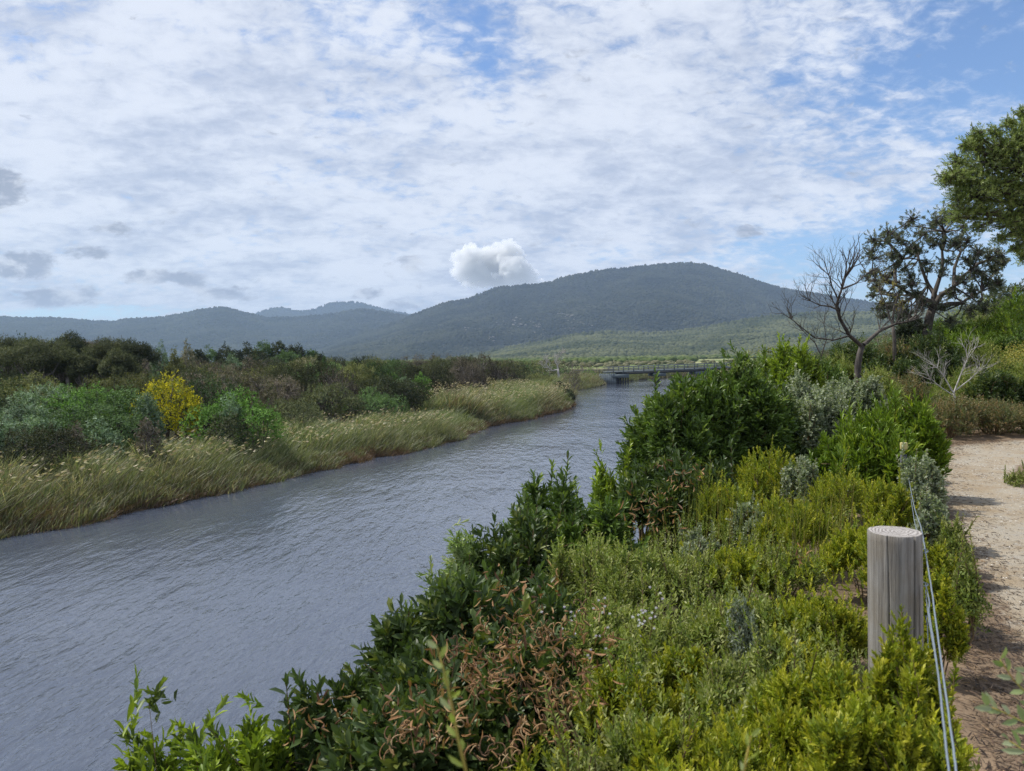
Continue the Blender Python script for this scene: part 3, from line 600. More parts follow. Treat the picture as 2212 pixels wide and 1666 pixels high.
# heath and tea tree carpet that closes the gaps between them
rng = np.random.default_rng(77); ls = LeafSet(); n = 4600
Y = 0.9 + 12 * rng.uniform(0, 1, n) ** 1.25; s_ = -0.12 + rng.uniform(0, 1, n) * (1.0 + 0.25 * Y); X = 0.53 * Y + 0.0 - s_
k = (X > XR(Y) + 0.1) & ~((s_ < 0.0) & (Y < 1.6)); X, Y, s_ = X[k], Y[k], s_[k]
zt = 0.22 + 0.26 * fbm(X * 1.1, Y * 1.1, 3, 2); zt *= np.clip(0.35 + s_ * 1.6, 0.3, 1)
tips = np.stack([X, Y, gz(X, Y) + zt * rng.uniform(0.75, 1.05, len(X))], -1)
kind = fbm(X * 0.9, Y * 0.9, 3, 31) + rng.normal(0, 0.05, len(X))
for nm_, sel in (('heath', kind > 0.5), ('teatree', kind <= 0.5)):
    sprigs(ls, tips[sel], np.array([0, 0, 1.0]) + rng.normal(0, 0.35, (sel.sum(), 3)), SP[nm_], rng)
tag(ls.build('ground_cover', M_LEAF), 'low heath carpet filling the gaps between shrubs on the bank', 'ground cover', kind='stuff')
# rushes standing in the heath
ls = LeafSet(); n = 260; cx_ = rng.choice(5, n); cc_ = np.array([at(1750, 1040, 5.6), at(1490, 1080, 6.0), at(1690, 1120, 5.0), at(1780, 1100, 5.1), at(1560, 1110, 5.4)])[:, :2][cx_]
XY = cc_ + rng.normal(0, 0.18, (n, 2)); D = np.stack([rng.normal(0.05, 0.09, n), rng.normal(0, 0.09, n), np.ones(n)], -1)
ls.add(np.stack([XY[:, 0], XY[:, 1], gz(XY[:, 0], XY[:, 1])], -1), D, rng.normal(0, 1, (n, 3)), rng.uniform(0.55, 0.8, n), np.full(n, 0.0035), pick(rng, [(3, (0.16, 0.19, 0.03)), (1, (0.25, 0.20, 0.06))], n), 'n')
tag(ls.build('rushes', M_LEAF), 'fine upright rushes standing in the yellow green heath', 'rushes', kind='stuff')

# brown curled pods in bunches on the big wattle
def pod_bunch(px, py, Y, n, seed, label, R=0.10):
    rng = np.random.default_rng(seed); p0 = np.array(at(px, py, Y)); root = empty('pod_bunch', tuple(p0)); n = int(n * 0.45)
    cs_ = rng.normal(0, R, (4, 3)) * [1, 0.5, 0.9]
    for i in range(n):
        mb = MB(); s0 = cs_[i % 4] + rng.normal(0, R * 0.38, 3); r = rng.uniform(0.009, 0.024); a = nrm(rng.normal(0, 1, (1, 3)) + [0, -1.0, 0])[0]; b_ = nrm(np.cross(a, rng.normal(0, 1, 3))[None])[0]; c_ = np.cross(a, b_)
        th = np.linspace(0, rng.uniform(1.5, 5.8), 12); drop = np.linspace(0, -rng.uniform(0, 0.03), 12)
        pts = s0 + (r * (1 + 0.25 * np.sin(th * 1.7 + i)))[:, None] * (np.cos(th)[:, None] * b_ + np.sin(th)[:, None] * c_) + np.array([0, 0, 1]) * drop[:, None] + a * np.linspace(0, 0.02, 12)[:, None]
        col = pick(rng, [(3, (0.26, 0.14, 0.058)), (2, (0.34, 0.205, 0.092)), (2, (0.13, 0.07, 0.035)), (1, (0.40, 0.28, 0.15))], 1)[0]
        w_ = rng.uniform(0.8, 1.25); mb.tube(pts, np.array([0.0009] + [.0026, .0017] * 5 + [.0006]) * w_, 4, col); mb.build('pod', M_POD, root, True, True)
    return tag(root, label, 'seed pods', 'bunches of brown pods on the dark wattle')
for i_, (px, py, Y, n_, R, lab) in enumerate([(1110, 1345, 3.3, 45, .05, 'upper left bunch of curled brown pods on the dark wattle'), (1190, 1380, 3.2, 60, .06, 'bunch of curled brown pods at the right rim of the dark wattle'),
     (1270, 1345, 3.2, 45, .05, 'bunch of brown pods hanging beside the lilac flowers'), (1120, 1430, 3.05, 80, .075, 'biggest tangle of curled brown pods, middle of the dark wattle'),
     (1020, 1400, 3.1, 45, .05, 'small bunch of brown pods left of the biggest tangle'), (1010, 1490, 2.75, 60, .06, 'bunch of brown pods below and left of the biggest tangle'),
     (1180, 1560, 2.6, 80, .07, 'pale brown pods in the bottom of the dark wattle'), (1080, 1620, 2.5, 60, .06, 'brown pods at the bottom edge of the dark wattle'),
     (860, 1560, 2.75, 40, .05, 'dry brown pods beside the lime green sprays'), (1220, 1480, 2.9, 60, .06, 'brown pods next to the bright yellow green heath'),
     (925, 1600, 2.6, 35, .05, 'dry pods low on the dark wattle near the bottom edge')]):
    pod_bunch(px, py, Y - 0.12, n_, 200 + i_, lab, R)
def dead_leaves(px, py, Y, n, seed, label, R=0.12):
    rng = np.random.default_rng(seed); ls = LeafSet(); p0 = at(px, py, Y); root = empty('dead_spray', tuple(p0))
    ls.add(np.clip(rng.normal(0, R, (n, 3)), -1.5 * R, 1.5 * R) * [1, 0.5, 0.7], rng.normal(0, 1, (n, 3)) + [0, 0, -0.5], rng.normal(0, 1, (n, 3)), rng.uniform(.03, .07, n), rng.uniform(.007, .014, n), pick(rng, [(3, (0.26, 0.135, 0.055)), (2, (0.33, 0.20, 0.09)), (2, (0.13, 0.065, 0.032))], n), 'o')
    ls.build('leaves', M_POD, root); return tag(root, label, 'dead leaves', 'browned leaf sprays')
dead_leaves(1400, 1095, 4.9, 70, 1, 'withered brown leaves on the wattle above the arching tea tree')
dead_leaves(1470, 1030, 6.0, 50, 2, 'small spray of withered brown leaves under the large wattle')
dead_leaves(720, 1560, 3.0, 60, 3, 'withered brown leaves between lime sprays and dark wattle')
dead_leaves(1730, 1195, 4.3, 10, 4, 'few rust red leaves in the heath behind the timber post', 0.03)
# small lilac-white flowers
def flowers(px, py, Y, n, seed, label):
    rng = np.random.default_rng(seed); ls = LeafSet(); root = empty('flower_spray', tuple(at(px, py, Y))); c0 = rng.normal(0, 0.035, (n, 3))
    c0 = np.repeat(c0, 5, 0); a = np.tile(np.arange(5) * 1.256, n); D = np.stack([np.cos(a), -0.5 + 0 * a, np.sin(a)], -1)
    ls.add(c0, D, np.tile([0, -1.0, 0.4], (5 * n, 1)), np.full(5 * n, .008), np.full(5 * n, .0045), pick(rng, [(2, (0.78, 0.74, 0.85)), (1, (0.6, 0.5, 0.72))], 5 * n), 'd')
    ls.build('petals', M_LEAF, root); return tag(root, label, 'flowers', 'small lilac white flowers')
for i_, (px, py, n_, lab) in enumerate([(1382, 1332, 16, 'larger cluster of small lilac white flowers in the tea tree'), (1232, 1326, 9, 'small lilac white flowers at the rim of the dark wattle'),
        (1290, 1400, 9, 'white flowers beside the hanging brown pods'), (1420, 1305, 6, 'few white flowers right of the larger flower cluster'), (1300, 1310, 6, 'few white flowers above the hanging brown pods')]):
    flowers(px, py, 3.15, n_, 300 + i_, lab)

for i_, (px, py, Y, n_, rad_, lab) in enumerate([(1150, 1500, 2.85, 60, .16, 'rusty dead leaves among the pods in the middle of the dark wattle'), (1020, 1430, 3.1, 45, .11, 'rusty dead leaves left of the pods'), (1210, 1420, 3.0, 50, .13, 'rusty dead leaves at the right rim of the dark wattle'),
        (925, 1550, 2.75, 40, .10, 'dry leaves low in the dark wattle by the lime sprays'), (1120, 1290, 3.6, 30, .12, 'few dead leaves near the top of the large dark wattle')]):
    dead_leaves(px, py, Y - 0.16, int(n_ * 2.2), 40 + i_, lab, rad_)
# single twigs close to the camera
def twig(path_, Y, sp, k, label, seed, r=0.0022, L=1.0):
    rng = np.random.default_rng(seed); pts = np.array([list(at(a, b_, Y)) for a, b_ in path_]); root = empty('leafy_twig', tuple(pts[0])); pts = pts - pts[0]
    mb = MB(); mb.tube(pts, np.linspace(r, r * 0.4, len(pts)), 6); mb.build('stem', M_TWIG, root, True)
    t = np.linspace(0, len(pts) - 1, k); ii = np.arange(len(pts)); P_ = np.stack([np.interp(t, ii, pts[:, j]) for j in range(3)], -1)
    A = nrm(np.gradient(P_, axis=0)); sgn = np.where(np.arange(k) % 2, 1, -1)[:, None]; side = nrm(np.cross(A, [0, 1.0, 0])) * sgn
    ls = LeafSet(); n_ = k; D = A * 0.9 + side * rng.uniform(0.4, 0.9, (k, 1)) + rng.normal(0, 0.25, (k, 3))
    ls.add(P_, D, np.array([0, -1.0, 0.5]) + rng.normal(0, 0.5, (k, 3)), sp['L'] * L * rng.uniform(0.6, 1.1, k), sp['W'] * L * rng.uniform(0.8, 1.1, k), pick(rng, sp['pal'], k), 'o')
    ls.build('leaves', M_LEAF, root); return tag(root, label, 'twig')
M_TWIG = barkmat('yellow_stem', (0.30, 0.30, 0.05), (0.36, 0.24, 0.06), 60, 0.1)
tw = dict(L=0.024, W=0.0075, pal=[(2, (0.34, 0.40, 0.10)), (1, (0.42, 0.47, 0.25)), (1, (0.26, 0.34, 0.07))])
twig([(1012, 1690), (990, 1600), (975, 1520), (962, 1460), (945, 1400)], 0.85, tw, 12, 'single pale yellow green twig rising close to the lens at the bottom', 1, 0.0024)
twig([(1600, 1700), (1612, 1640), (1622, 1590)], 0.9, tw, 5, 'short blurred twig tip at the bottom edge in the heath', 2, 0.002, 0.8)
tw2 = dict(L=0.034, W=0.012, pal=[(2, (0.24, 0.30, 0.13)), (2, (0.32, 0.36, 0.22)), (1, (0.18, 0.25, 0.08))])
R2 = empty('leafy_branch', tuple(at(2300, 1560, 1.25)))
for i_, pth in enumerate([[(2300, 1580), (2240, 1520), (2190, 1470), (2160, 1425)], [(2300, 1600), (2230, 1570), (2170, 1540), (2135, 1525)], [(2310, 1540), (2260, 1490), (2215, 1440)], [(2290, 1690), (2240, 1640), (2180, 1600)]]):
    o = twig(pth, 1.25, tw2, 11, None, 5 + i_)
    o.location = Vector(o.location) - Vector(R2.location); del o['category']; o.name = 'shoot'
    for ch in list(o.children): pass
    o.parent = R2
tag(R2, 'out of focus grey green branch reaching in at the lower right corner', 'branch')

# ------------------------------------------------------------------ trees
def branch(mb, rng, p, d, L, r, depth, maxd, tips, spread=0.55, upb=0.25, kids=(2, 3), shrink=0.74, k=6, crook=0.14, wind=0.0, rshrink=0.66):
    n = 4; pts = [np.array(p)]; dd = np.array(d, float)
    for i in range(n):
        dd = dd + rng.normal(0, crook, 3) + np.array([wind * 0.05, 0, upb * 0.12]); dd /= np.linalg.norm(dd); pts.append(pts[-1] + dd * L / n)
    r1 = r * (rshrink + 0.1) if depth < maxd else r * 0.25
    mb.tube(pts, np.linspace(r, r1, n + 1), k if depth < 3 else 4 if depth < 5 else 3, cap=False)
    if depth >= maxd: tips.append((pts[-1], dd)); return
    nk = rng.integers(kids[0], kids[1] + 1)
    a0 = rng.uniform(0, 6.28)
    for j in range(nk):
        a = a0 + j * 6.28 / nk + rng.normal(0, 0.4); u = np.cross(dd, [0.3, 0.2, 0.9]); u /= np.linalg.norm(u); v = np.cross(dd, u)
        s_ = spread * rng.uniform(0.6, 1.3); nd = dd * math.cos(s_) + (u * math.cos(a) + v * math.sin(a)) * math.sin(s_)
        nd[2] += upb * rng.uniform(0.2, 0.8); nd /= np.linalg.norm(nd)
        st = pts[-1] if j < 2 else pts[rng.integers(2, n)]
        branch(mb, rng, st, nd, L * shrink * rng.uniform(0.75, 1.2), r * rshrink * (1.0 if j == 0 else rng.uniform(0.7, 0.95)), depth + 1, maxd, tips, spread, upb, kids, shrink, k, crook, wind, rshrink)
        if depth >= 3 and rng.uniform() < 0.15: tips.append((pts[2], nd))

def bare_tree(name, px, pybase, Y, limbs, maxd, seed, label, mat, r=0.12, shrink=0.72, spread=0.5, cat='dead tree', trunk=None, upb=0.3, zb=None):
    rng = np.random.default_rng(seed); b_ = at(px, pybase, Y); z0 = gzs(b_.x, Y) if zb is None else zb; root = empty(name, (b_.x, Y, z0 - 0.1)); o0 = np.array([b_.x, Y, z0 - 0.1])
    mb = MB(); tips = []; mbt = MB()
    tr = np.array([list(at(a, c_, Y)) for a, c_ in trunk]) - o0; tr = np.concatenate([[[tr[0][0], 0, 0]], tr]) if tr[0][2] > 0.2 else tr
    mbt.tube(tr, np.linspace(r, r * 0.72, len(tr)), 9)
    mb2 = MB()
    for (pth, rr_, dpt) in limbs:
        pts = np.array([list(at(a, c_, Y + dy)) for a, c_, dy in pth]) - o0
        mb2.tube(pts, np.linspace(rr_ * 0.8, rr_ * 0.3, len(pts)), 7, cap=False)
        for i in range(1, len(pts)):
            d = nrm((pts[i] - pts[i - 1])[None])[0]; last = i == len(pts) - 1
            for _ in range(5 if last else 4):
                dd = nrm((d * (1.0 if last else 0.45) + rng.normal(0, 0.45, 3) + [0, 0, 0.35])[None])[0]
                branch(mb, rng, pts[i], dd, rng.uniform(0.18, 0.31) * (dpt if last else dpt * 0.9), rr_ * (0.36 if last else 0.22), maxd - 3, maxd, tips, spread, upb, (2, 3), shrink, 5, 0.12)
    mbt.build('trunk', mat, root, True); mb2.build('limbs', mat, root, True); mb.build('branches', mat, root, True)
    return tag(root, label, cat), tips
bare_tree('bare_tree', 1857, 790, 17, [
    ([(1862, 748, 0), (1835, 725, -.2), (1815, 690, -.4), (1806, 662, -.5), (1818, 625, -.6), (1826, 600, -.6)], 0.06, 1.3),
    ([(1812, 670, -.4), (1792, 662, -.8), (1772, 660, -1.0), (1750, 650, -1.2)], 0.028, 1.1),
    ([(1865, 745, 0), (1900, 715, .3), (1935, 700, .5), (1960, 695, .4)], 0.06, 1.1),
    ([(1835, 725, -.2), (1800, 735, -.6), (1760, 730, -.9), (1710, 690, -1.2)], 0.03, 1.0),
    ([(1818, 625, -.6), (1850, 612, -.3), (1872, 592, 0)], 0.03, 1.1),
    ([(1812, 650, -.4), (1797, 618, -.6), (1790, 595, -.6)], 0.026, 1.1)],
    7, 5, 'leafless grey tree with a crooked trunk in front of the banksia', M_GREYB, 0.085, trunk=[(1853, 830), (1853, 790), (1857, 765), (1862, 748)])
bare_tree('bare_tree', 1775, 800, 19, [([(1775, 770, 0), (1760, 740, 0), (1735, 715, 0)], 0.025, 0.8), ([(1775, 765, 0), (1785, 735, 0), (1780, 700, 0)], 0.022, 0.8)],
    7, 15, 'thin leafless tree left of the crooked bare tree', M_GREYB, 0.035, trunk=[(1775, 830), (1775, 800), (1775, 770)])
bare_tree('bleached_shrub', 2060, 870, 14, [([(2060, 850, 0), (2040, 815, 0), (2025, 795, 0)], 0.02, 0.7), ([(2060, 850, 0), (2075, 810, 0), (2090, 775, 0)], 0.02, 0.8), ([(2060, 855, 0), (2030, 835, 0), (2012, 820, 0)], 0.015, 0.6), ([(2062, 845, 0), (2095, 820, 0), (2115, 800, 0)], 0.015, 0.6)],
    5, 25, 'bleached white dead shrub at the bend of the path', M_BLEACH, 0.03, trunk=[(2060, 885), (2062, 865), (2060, 850)], cat='dead shrub')

def leafy_tree(name, base, h, limbs, sp, label, seed, r=0.2, maxd=5, first=1.2, per=6, spread=0.55, kids=(2, 3), rcl=0.35, cat='tree', group=None, upb=0.2, shrink=0.74, trunkpath=None, scale=1.0, mat=None, barkm=None, flat=1.0, dens=1.0):
    rng = np.random.default_rng(seed); root = empty(name, base); mbt = MB(); mb = MB(); tips = []
    tp = np.array(trunkpath); mbt.tube(tp, np.linspace(r, r * 0.7, len(tp)), 9)
    for (sx, d, L_, rr_) in limbs: branch(mb, rng, tp[sx], nrm(np.array([d], float))[0], L_, rr_, 1, maxd, tips, spread, upb, kids, shrink, 6, 0.12)
    tp_ = np.array([t[0] for t in tips]); td = np.array([t[1] for t in tips])
    reps = per; P_ = np.repeat(tp_, reps, 0) + rng.normal(0, rcl, (len(tp_) * reps, 3)) * [1, 1, 0.7 * flat]; A = nrm(P_ - np.repeat(tp_, reps, 0) * 0.97 + np.repeat(td, reps, 0) * 0.25 + [0, 0, 0.15] + rng.normal(0, 0.2, P_.shape))
    ls = LeafSet(); sprigs(ls, P_, A, SP[sp], rng, scale=scale)
    for a, b_ in zip(P_[::2], np.repeat(tp_, reps, 0)[::2]): mb.tube([b_, a], [0.008, 0.003], 3, cap=False)
    mbt.build('trunk', barkm or M_BARK, root, True); mb.build('limbs', barkm or M_BARK, root, True); ls.build('crown', mat or M_LEAF, root)
    return tag(root, label, cat, group)
def traced_tree(name, px, py, Yt, trunk, nodes, clusters, sp, label, seed, r=0.16, scale=1.0, barkm=None, tips_per=26, cat='tree'):
    """trunk and crown laid out from traced places, each leaf cluster joined to its limb node"""
    rng = np.random.default_rng(seed); b0 = at(px, py, Yt); base = np.array([b0.x, Yt, gzs(b0.x, Yt)]); root = empty(name, tuple(base)); bk = barkm or M_BARK
    W_ = lambda a_, c_, dy=0: np.array(list(at(a_, c_, Yt + dy))) - base
    mbt = MB(); mbt.tube([np.array([0, 0, -0.3])] + [W_(*t) for t in trunk], np.linspace(r, r * 0.75, len(trunk) + 1), 9)
    top = W_(*trunk[-1]); mb = MB(); nd = []
    for n_ in nodes:
        p = W_(*n_[:3]); q0 = top if n_[3] < 0 else nd[n_[3]]; mid = (p + q0) / 2 + rng.normal(0, 0.07, 3) * np.linalg.norm(p - q0)
        rr0 = r * 0.62 if n_[3] < 0 else r * 0.38; mb.tube([q0, mid, p], [rr0, rr0 * 0.8, rr0 * 0.6], 7, cap=False); nd.append(p)
    NDA = np.array(nd); ls = LeafSet(); s_ = SP[sp]
    for (cx_, cy_, w_) in clusters:
        for dy in (rng.uniform(-1.0, -0.2), rng.uniform(0.2, 1.1)):
            c_ = W_(cx_ + rng.normal(0, 9), cy_ + rng.normal(0, 7), dy); R_s = w_ / F * Yt * 1.45; q0 = NDA[np.argmin(np.linalg.norm(NDA - c_, axis=1))]
            mid = (c_ + q0) / 2 + rng.normal(0, 0.08, 3); mb.tube([q0, mid, c_], [r * 0.2, r * 0.14, r * 0.08], 5, cap=False)
            m_ = tips_per; d = nrm(rng.normal(0, 1, (m_, 3))); P_ = c_ + d * rng.uniform(0.2, 1, (m_, 1)) * [R_s, R_s, R_s * 0.85]
            for t in P_: mb.tube([c_, (c_ + t) / 2 + rng.normal(0, .03, 3), t], [0.012, 0.008, 0.004], 3, cap=False)
            sprigs(ls, P_, d + [0, 0, 0.7] + rng.normal(0, .25, (m_, 3)), s_, rng, pick(rng, s_['pal'], m_) * rng.uniform(0.85, 1.2), scale=scale)
    mbt.build('trunk', bk, root, True); mb.build('limbs', bk, root, True); ls.build('crown', M_LEAF, root); return tag(root, label, cat)
traced_tree('banksia_tree', 2000, 720, 21, [(2002, 715, 0), (2008, 685, 0), (2013, 668, 0)],
    [(1975, 640, -.3, -1), (1935, 615, -.5, 0), (1895, 580, -.5, 1), (2005, 615, .3, -1), (1985, 560, .3, 3), (2030, 600, 0, -1), (2035, 540, 0, 5), (2040, 500, 0, 6), (2060, 620, -.3, -1), (2095, 585, -.3, 8), (2140, 560, -.2, 9), (2080, 655, .5, -1), (2120, 630, .5, 11),
     (1950, 560, 0, 1), (1915, 520, -.2, 13), (2075, 545, .2, 8), (1940, 660, -.6, 0)],
    [(1880, 560, 22), (1895, 525, 20), (1875, 595, 16), (1918, 505, 20), (1945, 520, 20), (1930, 550, 18), (1960, 490, 20), (1990, 505, 22), (1985, 540, 18), (2015, 480, 22), (2045, 470, 20), (2065, 490, 20), (2030, 515, 20), (2060, 530, 20), (2085, 515, 18),
     (2005, 575, 18), (2040, 575, 20), (2085, 560, 20), (2110, 545, 18), (2130, 555, 18), (2155, 548, 18), (2168, 570, 14), (2140, 585, 16), (2105, 595, 18), (2070, 600, 18), (1960, 590, 18), (1930, 585, 18), (1905, 620, 18), (1935, 635, 20), (1975, 620, 18),
     (2000, 640, 14), (2100, 635, 16), (2130, 610, 14), (1950, 665, 18), (1985, 660, 14), (2060, 645, 16), (1895, 650, 12), (1965, 550, 14), (2010, 530, 14), (1945, 690, 16), (1975, 700, 14), (2050, 690, 16), (2090, 670, 16), (2120, 650, 16), (1915, 670, 14), (2030, 665, 14), (2145, 615, 14), (1880, 625, 14)],
    'banksia', 'dark banksia tree with open grey green crown behind the bare tree', 3, r=0.14, scale=0.72, tips_per=32)
traced_tree('yellowing_tree', 1935, 760, 18.4, [(1932, 735, 0), (1928, 700, 0)], [(1915, 660, 0, -1), (1940, 640, 0, -1), (1900, 630, 0, 0)],
    [(1900, 610, 14), (1925, 600, 16), (1945, 615, 14), (1885, 640, 12), (1925, 640, 12), (1955, 650, 12)], 'yellowing', 'small tree with thin yellowing leaves between bare tree and banksia', 6, r=0.05, scale=0.7, tips_per=14)
# overhanging tea tree, trunk beyond the right edge of the frame
bt = at(2330, 700, 12.5)
zt0 = gzs(bt.x, 12.9)
def rel(px, py, Y, base): p = at(px, py, Y); return np.array([p.x - base[0], p.y - base[1], p.z - base[2]])
tb = (bt.x + 0.5, 14.2, gzs(bt.x + .5, 14.2))
root = empty('tea_tree', tb); rng = np.random.default_rng(8); mbt = MB(); mb = MB(); ls = LeafSet()
c0 = rel(2330, 480, 13.6, tb); mbt.tube([(0, 0, -0.2), (0.1, 0, c0[2] * 0.5), c0], [0.2, 0.17, 0.13], 9)
cl = []
for (px, py, Y, w, hpx) in [(2200, 305, 12.3, 46, 40), (2160, 318, 12.2, 46, 30), (2130, 350, 12.2, 50, 40), (2105, 310, 12.1, 28, 30), (2080, 385, 12.0, 50, 38), (2060, 378, 11.8, 40, 14), (2100, 420, 12.0, 60, 42), (2150, 410, 12.2, 60, 50), (2200, 360, 12.2, 60, 60), (2210, 440, 12.3, 60, 50),
                           (2080, 455, 11.9, 38, 20), (2125, 460, 12.0, 40, 22), (2180, 480, 12.1, 45, 24), (2215, 505, 12.2, 40, 20), (2214, 268, 12.6, 22, 26), (2262, 335, 12.8, 60, 60), (2280, 420, 12.8, 80, 80), (2240, 500, 12.8, 60, 30), (2215, 550, 12.4, 24, 20), (2070, 345, 11.9, 30, 14), (2310, 310, 13, 60, 50), (2180, 268, 12.2, 14, 16), (2148, 285, 12.1, 14, 12), (2110, 290, 12.0, 14, 16), (2085, 315, 11.9, 14, 12), (2045, 385, 11.8, 16, 8), (2070, 425, 11.8, 18, 10), (2065, 470, 11.8, 16, 8), (2110, 490, 11.9, 18, 9), (2165, 515, 12.1, 18, 10), (2195, 535, 12.2, 14, 10), (2208, 245, 12.4, 12, 14)]:
    c_ = rel(px, py, Y, tb); sx = w / F * Y; sz = hpx / F * Y; cl.append((c_, sx, sz))
    mid = (c0 + c_) / 2 + np.array([0, 0, 0.15]) + rng.normal(0, .12, 3); mb.tube([c0, mid, c_], [0.06, 0.04, 0.018], 6, cap=False)
    n_ = int(420 * sx * sz / 0.15) + 60; d = nrm(rng.normal(0, 1, (n_, 3))); rad = rng.uniform(0.35, 1, (n_, 1)) ** 0.6 * (1 + 0.22 * np.sin(d[:, :1] * 7 + px) * np.cos(d[:, 2:] * 8))
    P_ = c_ + d * rad * [sx, sx * 0.9, sz] + rng.normal(0, 0.05, (n_, 3)); sprigs(ls, P_, d + [-0.15, 0, 0.35] + rng.normal(0, 0.25, (n_, 3)), SP['tea_crown'], rng, scale=0.8)
    for t in P_[::7]: mb.tube([c_, (c_ + t) / 2 + rng.normal(0, .03, 3), t], [0.014, 0.009, 0.004], 3, cap=False)
mbt.build('trunk', M_BARK, root, True); mb.build('limbs', M_BARK, root, True); ls.build('crown', M_LEAF, root)
tag(root, 'tall tea tree reaching into the sky at the right edge', 'tree')

# right-hand thicket behind the path
G2 = 'thicket beyond the bend of the path'
for i_, (sp, px, py, Y, w, nt, sc, lab, up) in enumerate([
    ('olive', 2050, 850, 13.6, 150, 1300, 1.2, 'brownish olive shrub left of the path bend', 0.7), ('olive', 2150, 860, 13.9, 160, 1300, 1.2, 'reddish brown twiggy shrub behind the path bend', 0.7),
    ('olive', 2230, 870, 14.2, 130, 900, 1.2, 'brownish shrub at the right edge beyond the path', 0.7), ('teatree', 2110, 790, 16.5, 200, 1700, 1.5, 'grey green shrub above the reddish brown shrub', 0.5),
    ('teatree', 2200, 760, 17.5, 190, 1700, 1.5, 'dense dark green shrub with yellow flowers at the right edge', 0.5), ('broad', 2075, 715, 19, 150, 1200, 0.9, 'green wattle right of the banksia trunk', 0.4),
    ('broad', 2160, 668, 20, 220, 1900, 0.9, 'bright green wattle on the slope at the right edge', 0.4), ('broad', 2235, 628, 22, 220, 1700, 0.9, 'bright green shrub high on the slope at the right edge', 0.4),
    ('teatree', 2100, 640, 27, 170, 1100, 1.6, 'dark shrub on the rise behind the bright green wattle', 0.4), ('banksia', 2190, 612, 30, 180, 1100, 1.6, 'dark olive shrub on the skyline at the right', 0.4),
    ('wattle_dark', 1840, 735, 19.5, 150, 1300, 1.0, 'dark green shrub behind the bare tree trunk', 0.4), ('wattle_dark', 1930, 760, 18.5, 150, 1200, 1.0, 'dark shrub under the banksia tree', 0.4),
    ('olive', 1960, 800, 15.5, 130, 1000, 1.3, 'bronze leafed shrub right of the bare tree', 0.6), ('teatree', 2010, 830, 15.2, 120, 800, 1.3, 'olive shrub with dead twigs between bronze shrub and bleached shrub', 0.5),
    ('teatree', 1900, 790, 14.5, 110, 800, 1.3, 'green shrub at the foot of the bare tree', 0.5), ('wattle', 1770, 770, 15, 130, 800, 0.9, 'green wattle between bright wattle top and bare tree', 0.5),
    ('teatree', 1975, 730, 22, 130, 900, 1.6, 'green shrub under the banksia crown', 0.4), ('wattle', 1660, 775, 22, 90, 700, 1.0, 'dark green bush at the far end of the bridge', 0.4),
    ('wattle_dark', 2010, 718, 18.6, 150, 1300, 1.0, 'dark green shrub hiding the foot of the banksia', 0.4), ('olive', 1935, 728, 18.9, 130, 1100, 1.3, 'bronze green shrub left of the banksia foot', 0.5),
    ('banksia', 1965, 690, 21.5, 110, 500, 1.2, 'low grey green regrowth under the left limbs of the banksia', 0.4), ('wattle', 2050, 690, 23, 130, 1200, 1.2, 'green shrub directly right of the banksia trunk', 0.4), ('teatree', 2120, 735, 18.5, 150, 1500, 1.6, 'green shrub in the middle of the slope below the bright wattle', 0.4),
    ('wattle', 2190, 710, 18.5, 150, 1300, 1.0, 'leafy green shrub at the right edge above the yellow flowers', 0.4), ('wattle_dark', 1980, 775, 17.2, 130, 1100, 1.0, 'dark shrub filling the gap left of the bleached shrub', 0.4),
    ('wattle_dark', 1890, 745, 20.5, 120, 1000, 1.0, 'dark shrub between bare tree and banksia trunk', 0.4), ('wattle_dark', 2150, 800, 15.8, 120, 1000, 1.0, 'dark green shrub right of the bleached shrub', 0.4), ('teatree', 1810, 760, 19, 120, 1000, 1.5, 'olive shrub left of the bare tree trunk', 0.4),
    ('teatree', 2140, 650, 32, 130, 700, 2.0, 'dark bush on the crest behind the banksia', 0.4), ('wattle_dark', 2230, 820, 15.5, 100, 900, 1.0, 'dark shaded shrub over the path at the right edge', 0.4)]):
    put('thicket_shrub', sp, px, py, Y, w, nt, lab, group=G2, seed=120 + i_, shoots=8, up=up, scale=sc, nl=12, zmin=-0.7, r0=0.025, nst=80)
# fallback undergrowth below that thicket
rng = np.random.default_rng(4); n = 16000; Y = 13.7 + 42 * rng.uniform(0, 1, n) ** 1.3; X = rng.uniform(0.30, 0.95, n) * Y; k = (Y > 13.7 + 0.0 * X) & (X > 6.0) & (X > XR(Y) + 1); X, Y = X[k], Y[k]
ls = LeafSet(); zt = 0.35 + 0.9 * fbm(X * .6, Y * .6, 3, 2) * ss(Y, 13.6, 16); tips = np.stack([X, Y, gz(X, Y) + zt * rng.uniform(0.3, 1, len(X))], -1)
sprigs(ls, tips, np.array([0, -.2, .8]) + rng.normal(0, 0.5, (len(X), 3)), SP['olive'], rng, scale=2.0)
tag(ls.build('undergrowth', M_LEAF), 'brown and olive undergrowth below the thicket beyond the path', 'undergrowth', kind='stuff')
put('tea_tree_shrub', 'teatree', 2200, 1010, 8.6, 60, 90, 'wispy plant on the small mound at the right side of the path', seed=160, shoots=4, r0=0.004)
for i_, (px, py, Y, w, nt, lab) in enumerate([(2205, 765, 16.3, 60, 60, 'pale yellow blossom spray on the dark shrub at the right edge')]):
    rng = np.random.default_rng(i_); root = empty('blossom_spray', tuple(at(px, py, Y))); ls = LeafSet(); n = 900
    P_ = rng.normal(0, 1, (n, 3)) * [.22, .15, .12]; ls.add(P_, rng.normal(0, 1, (n, 3)), rng.normal(0, 1, (n, 3)), rng.uniform(.03, .05, n), rng.uniform(.015, .025, n), pick(rng, [(1, (0.45, 0.42, 0.12)), (1, (0.30, 0.26, 0.05))], n), 'd')
    ls.build('blossom', M_LEAF, root); tag(root, lab, 'blossom')

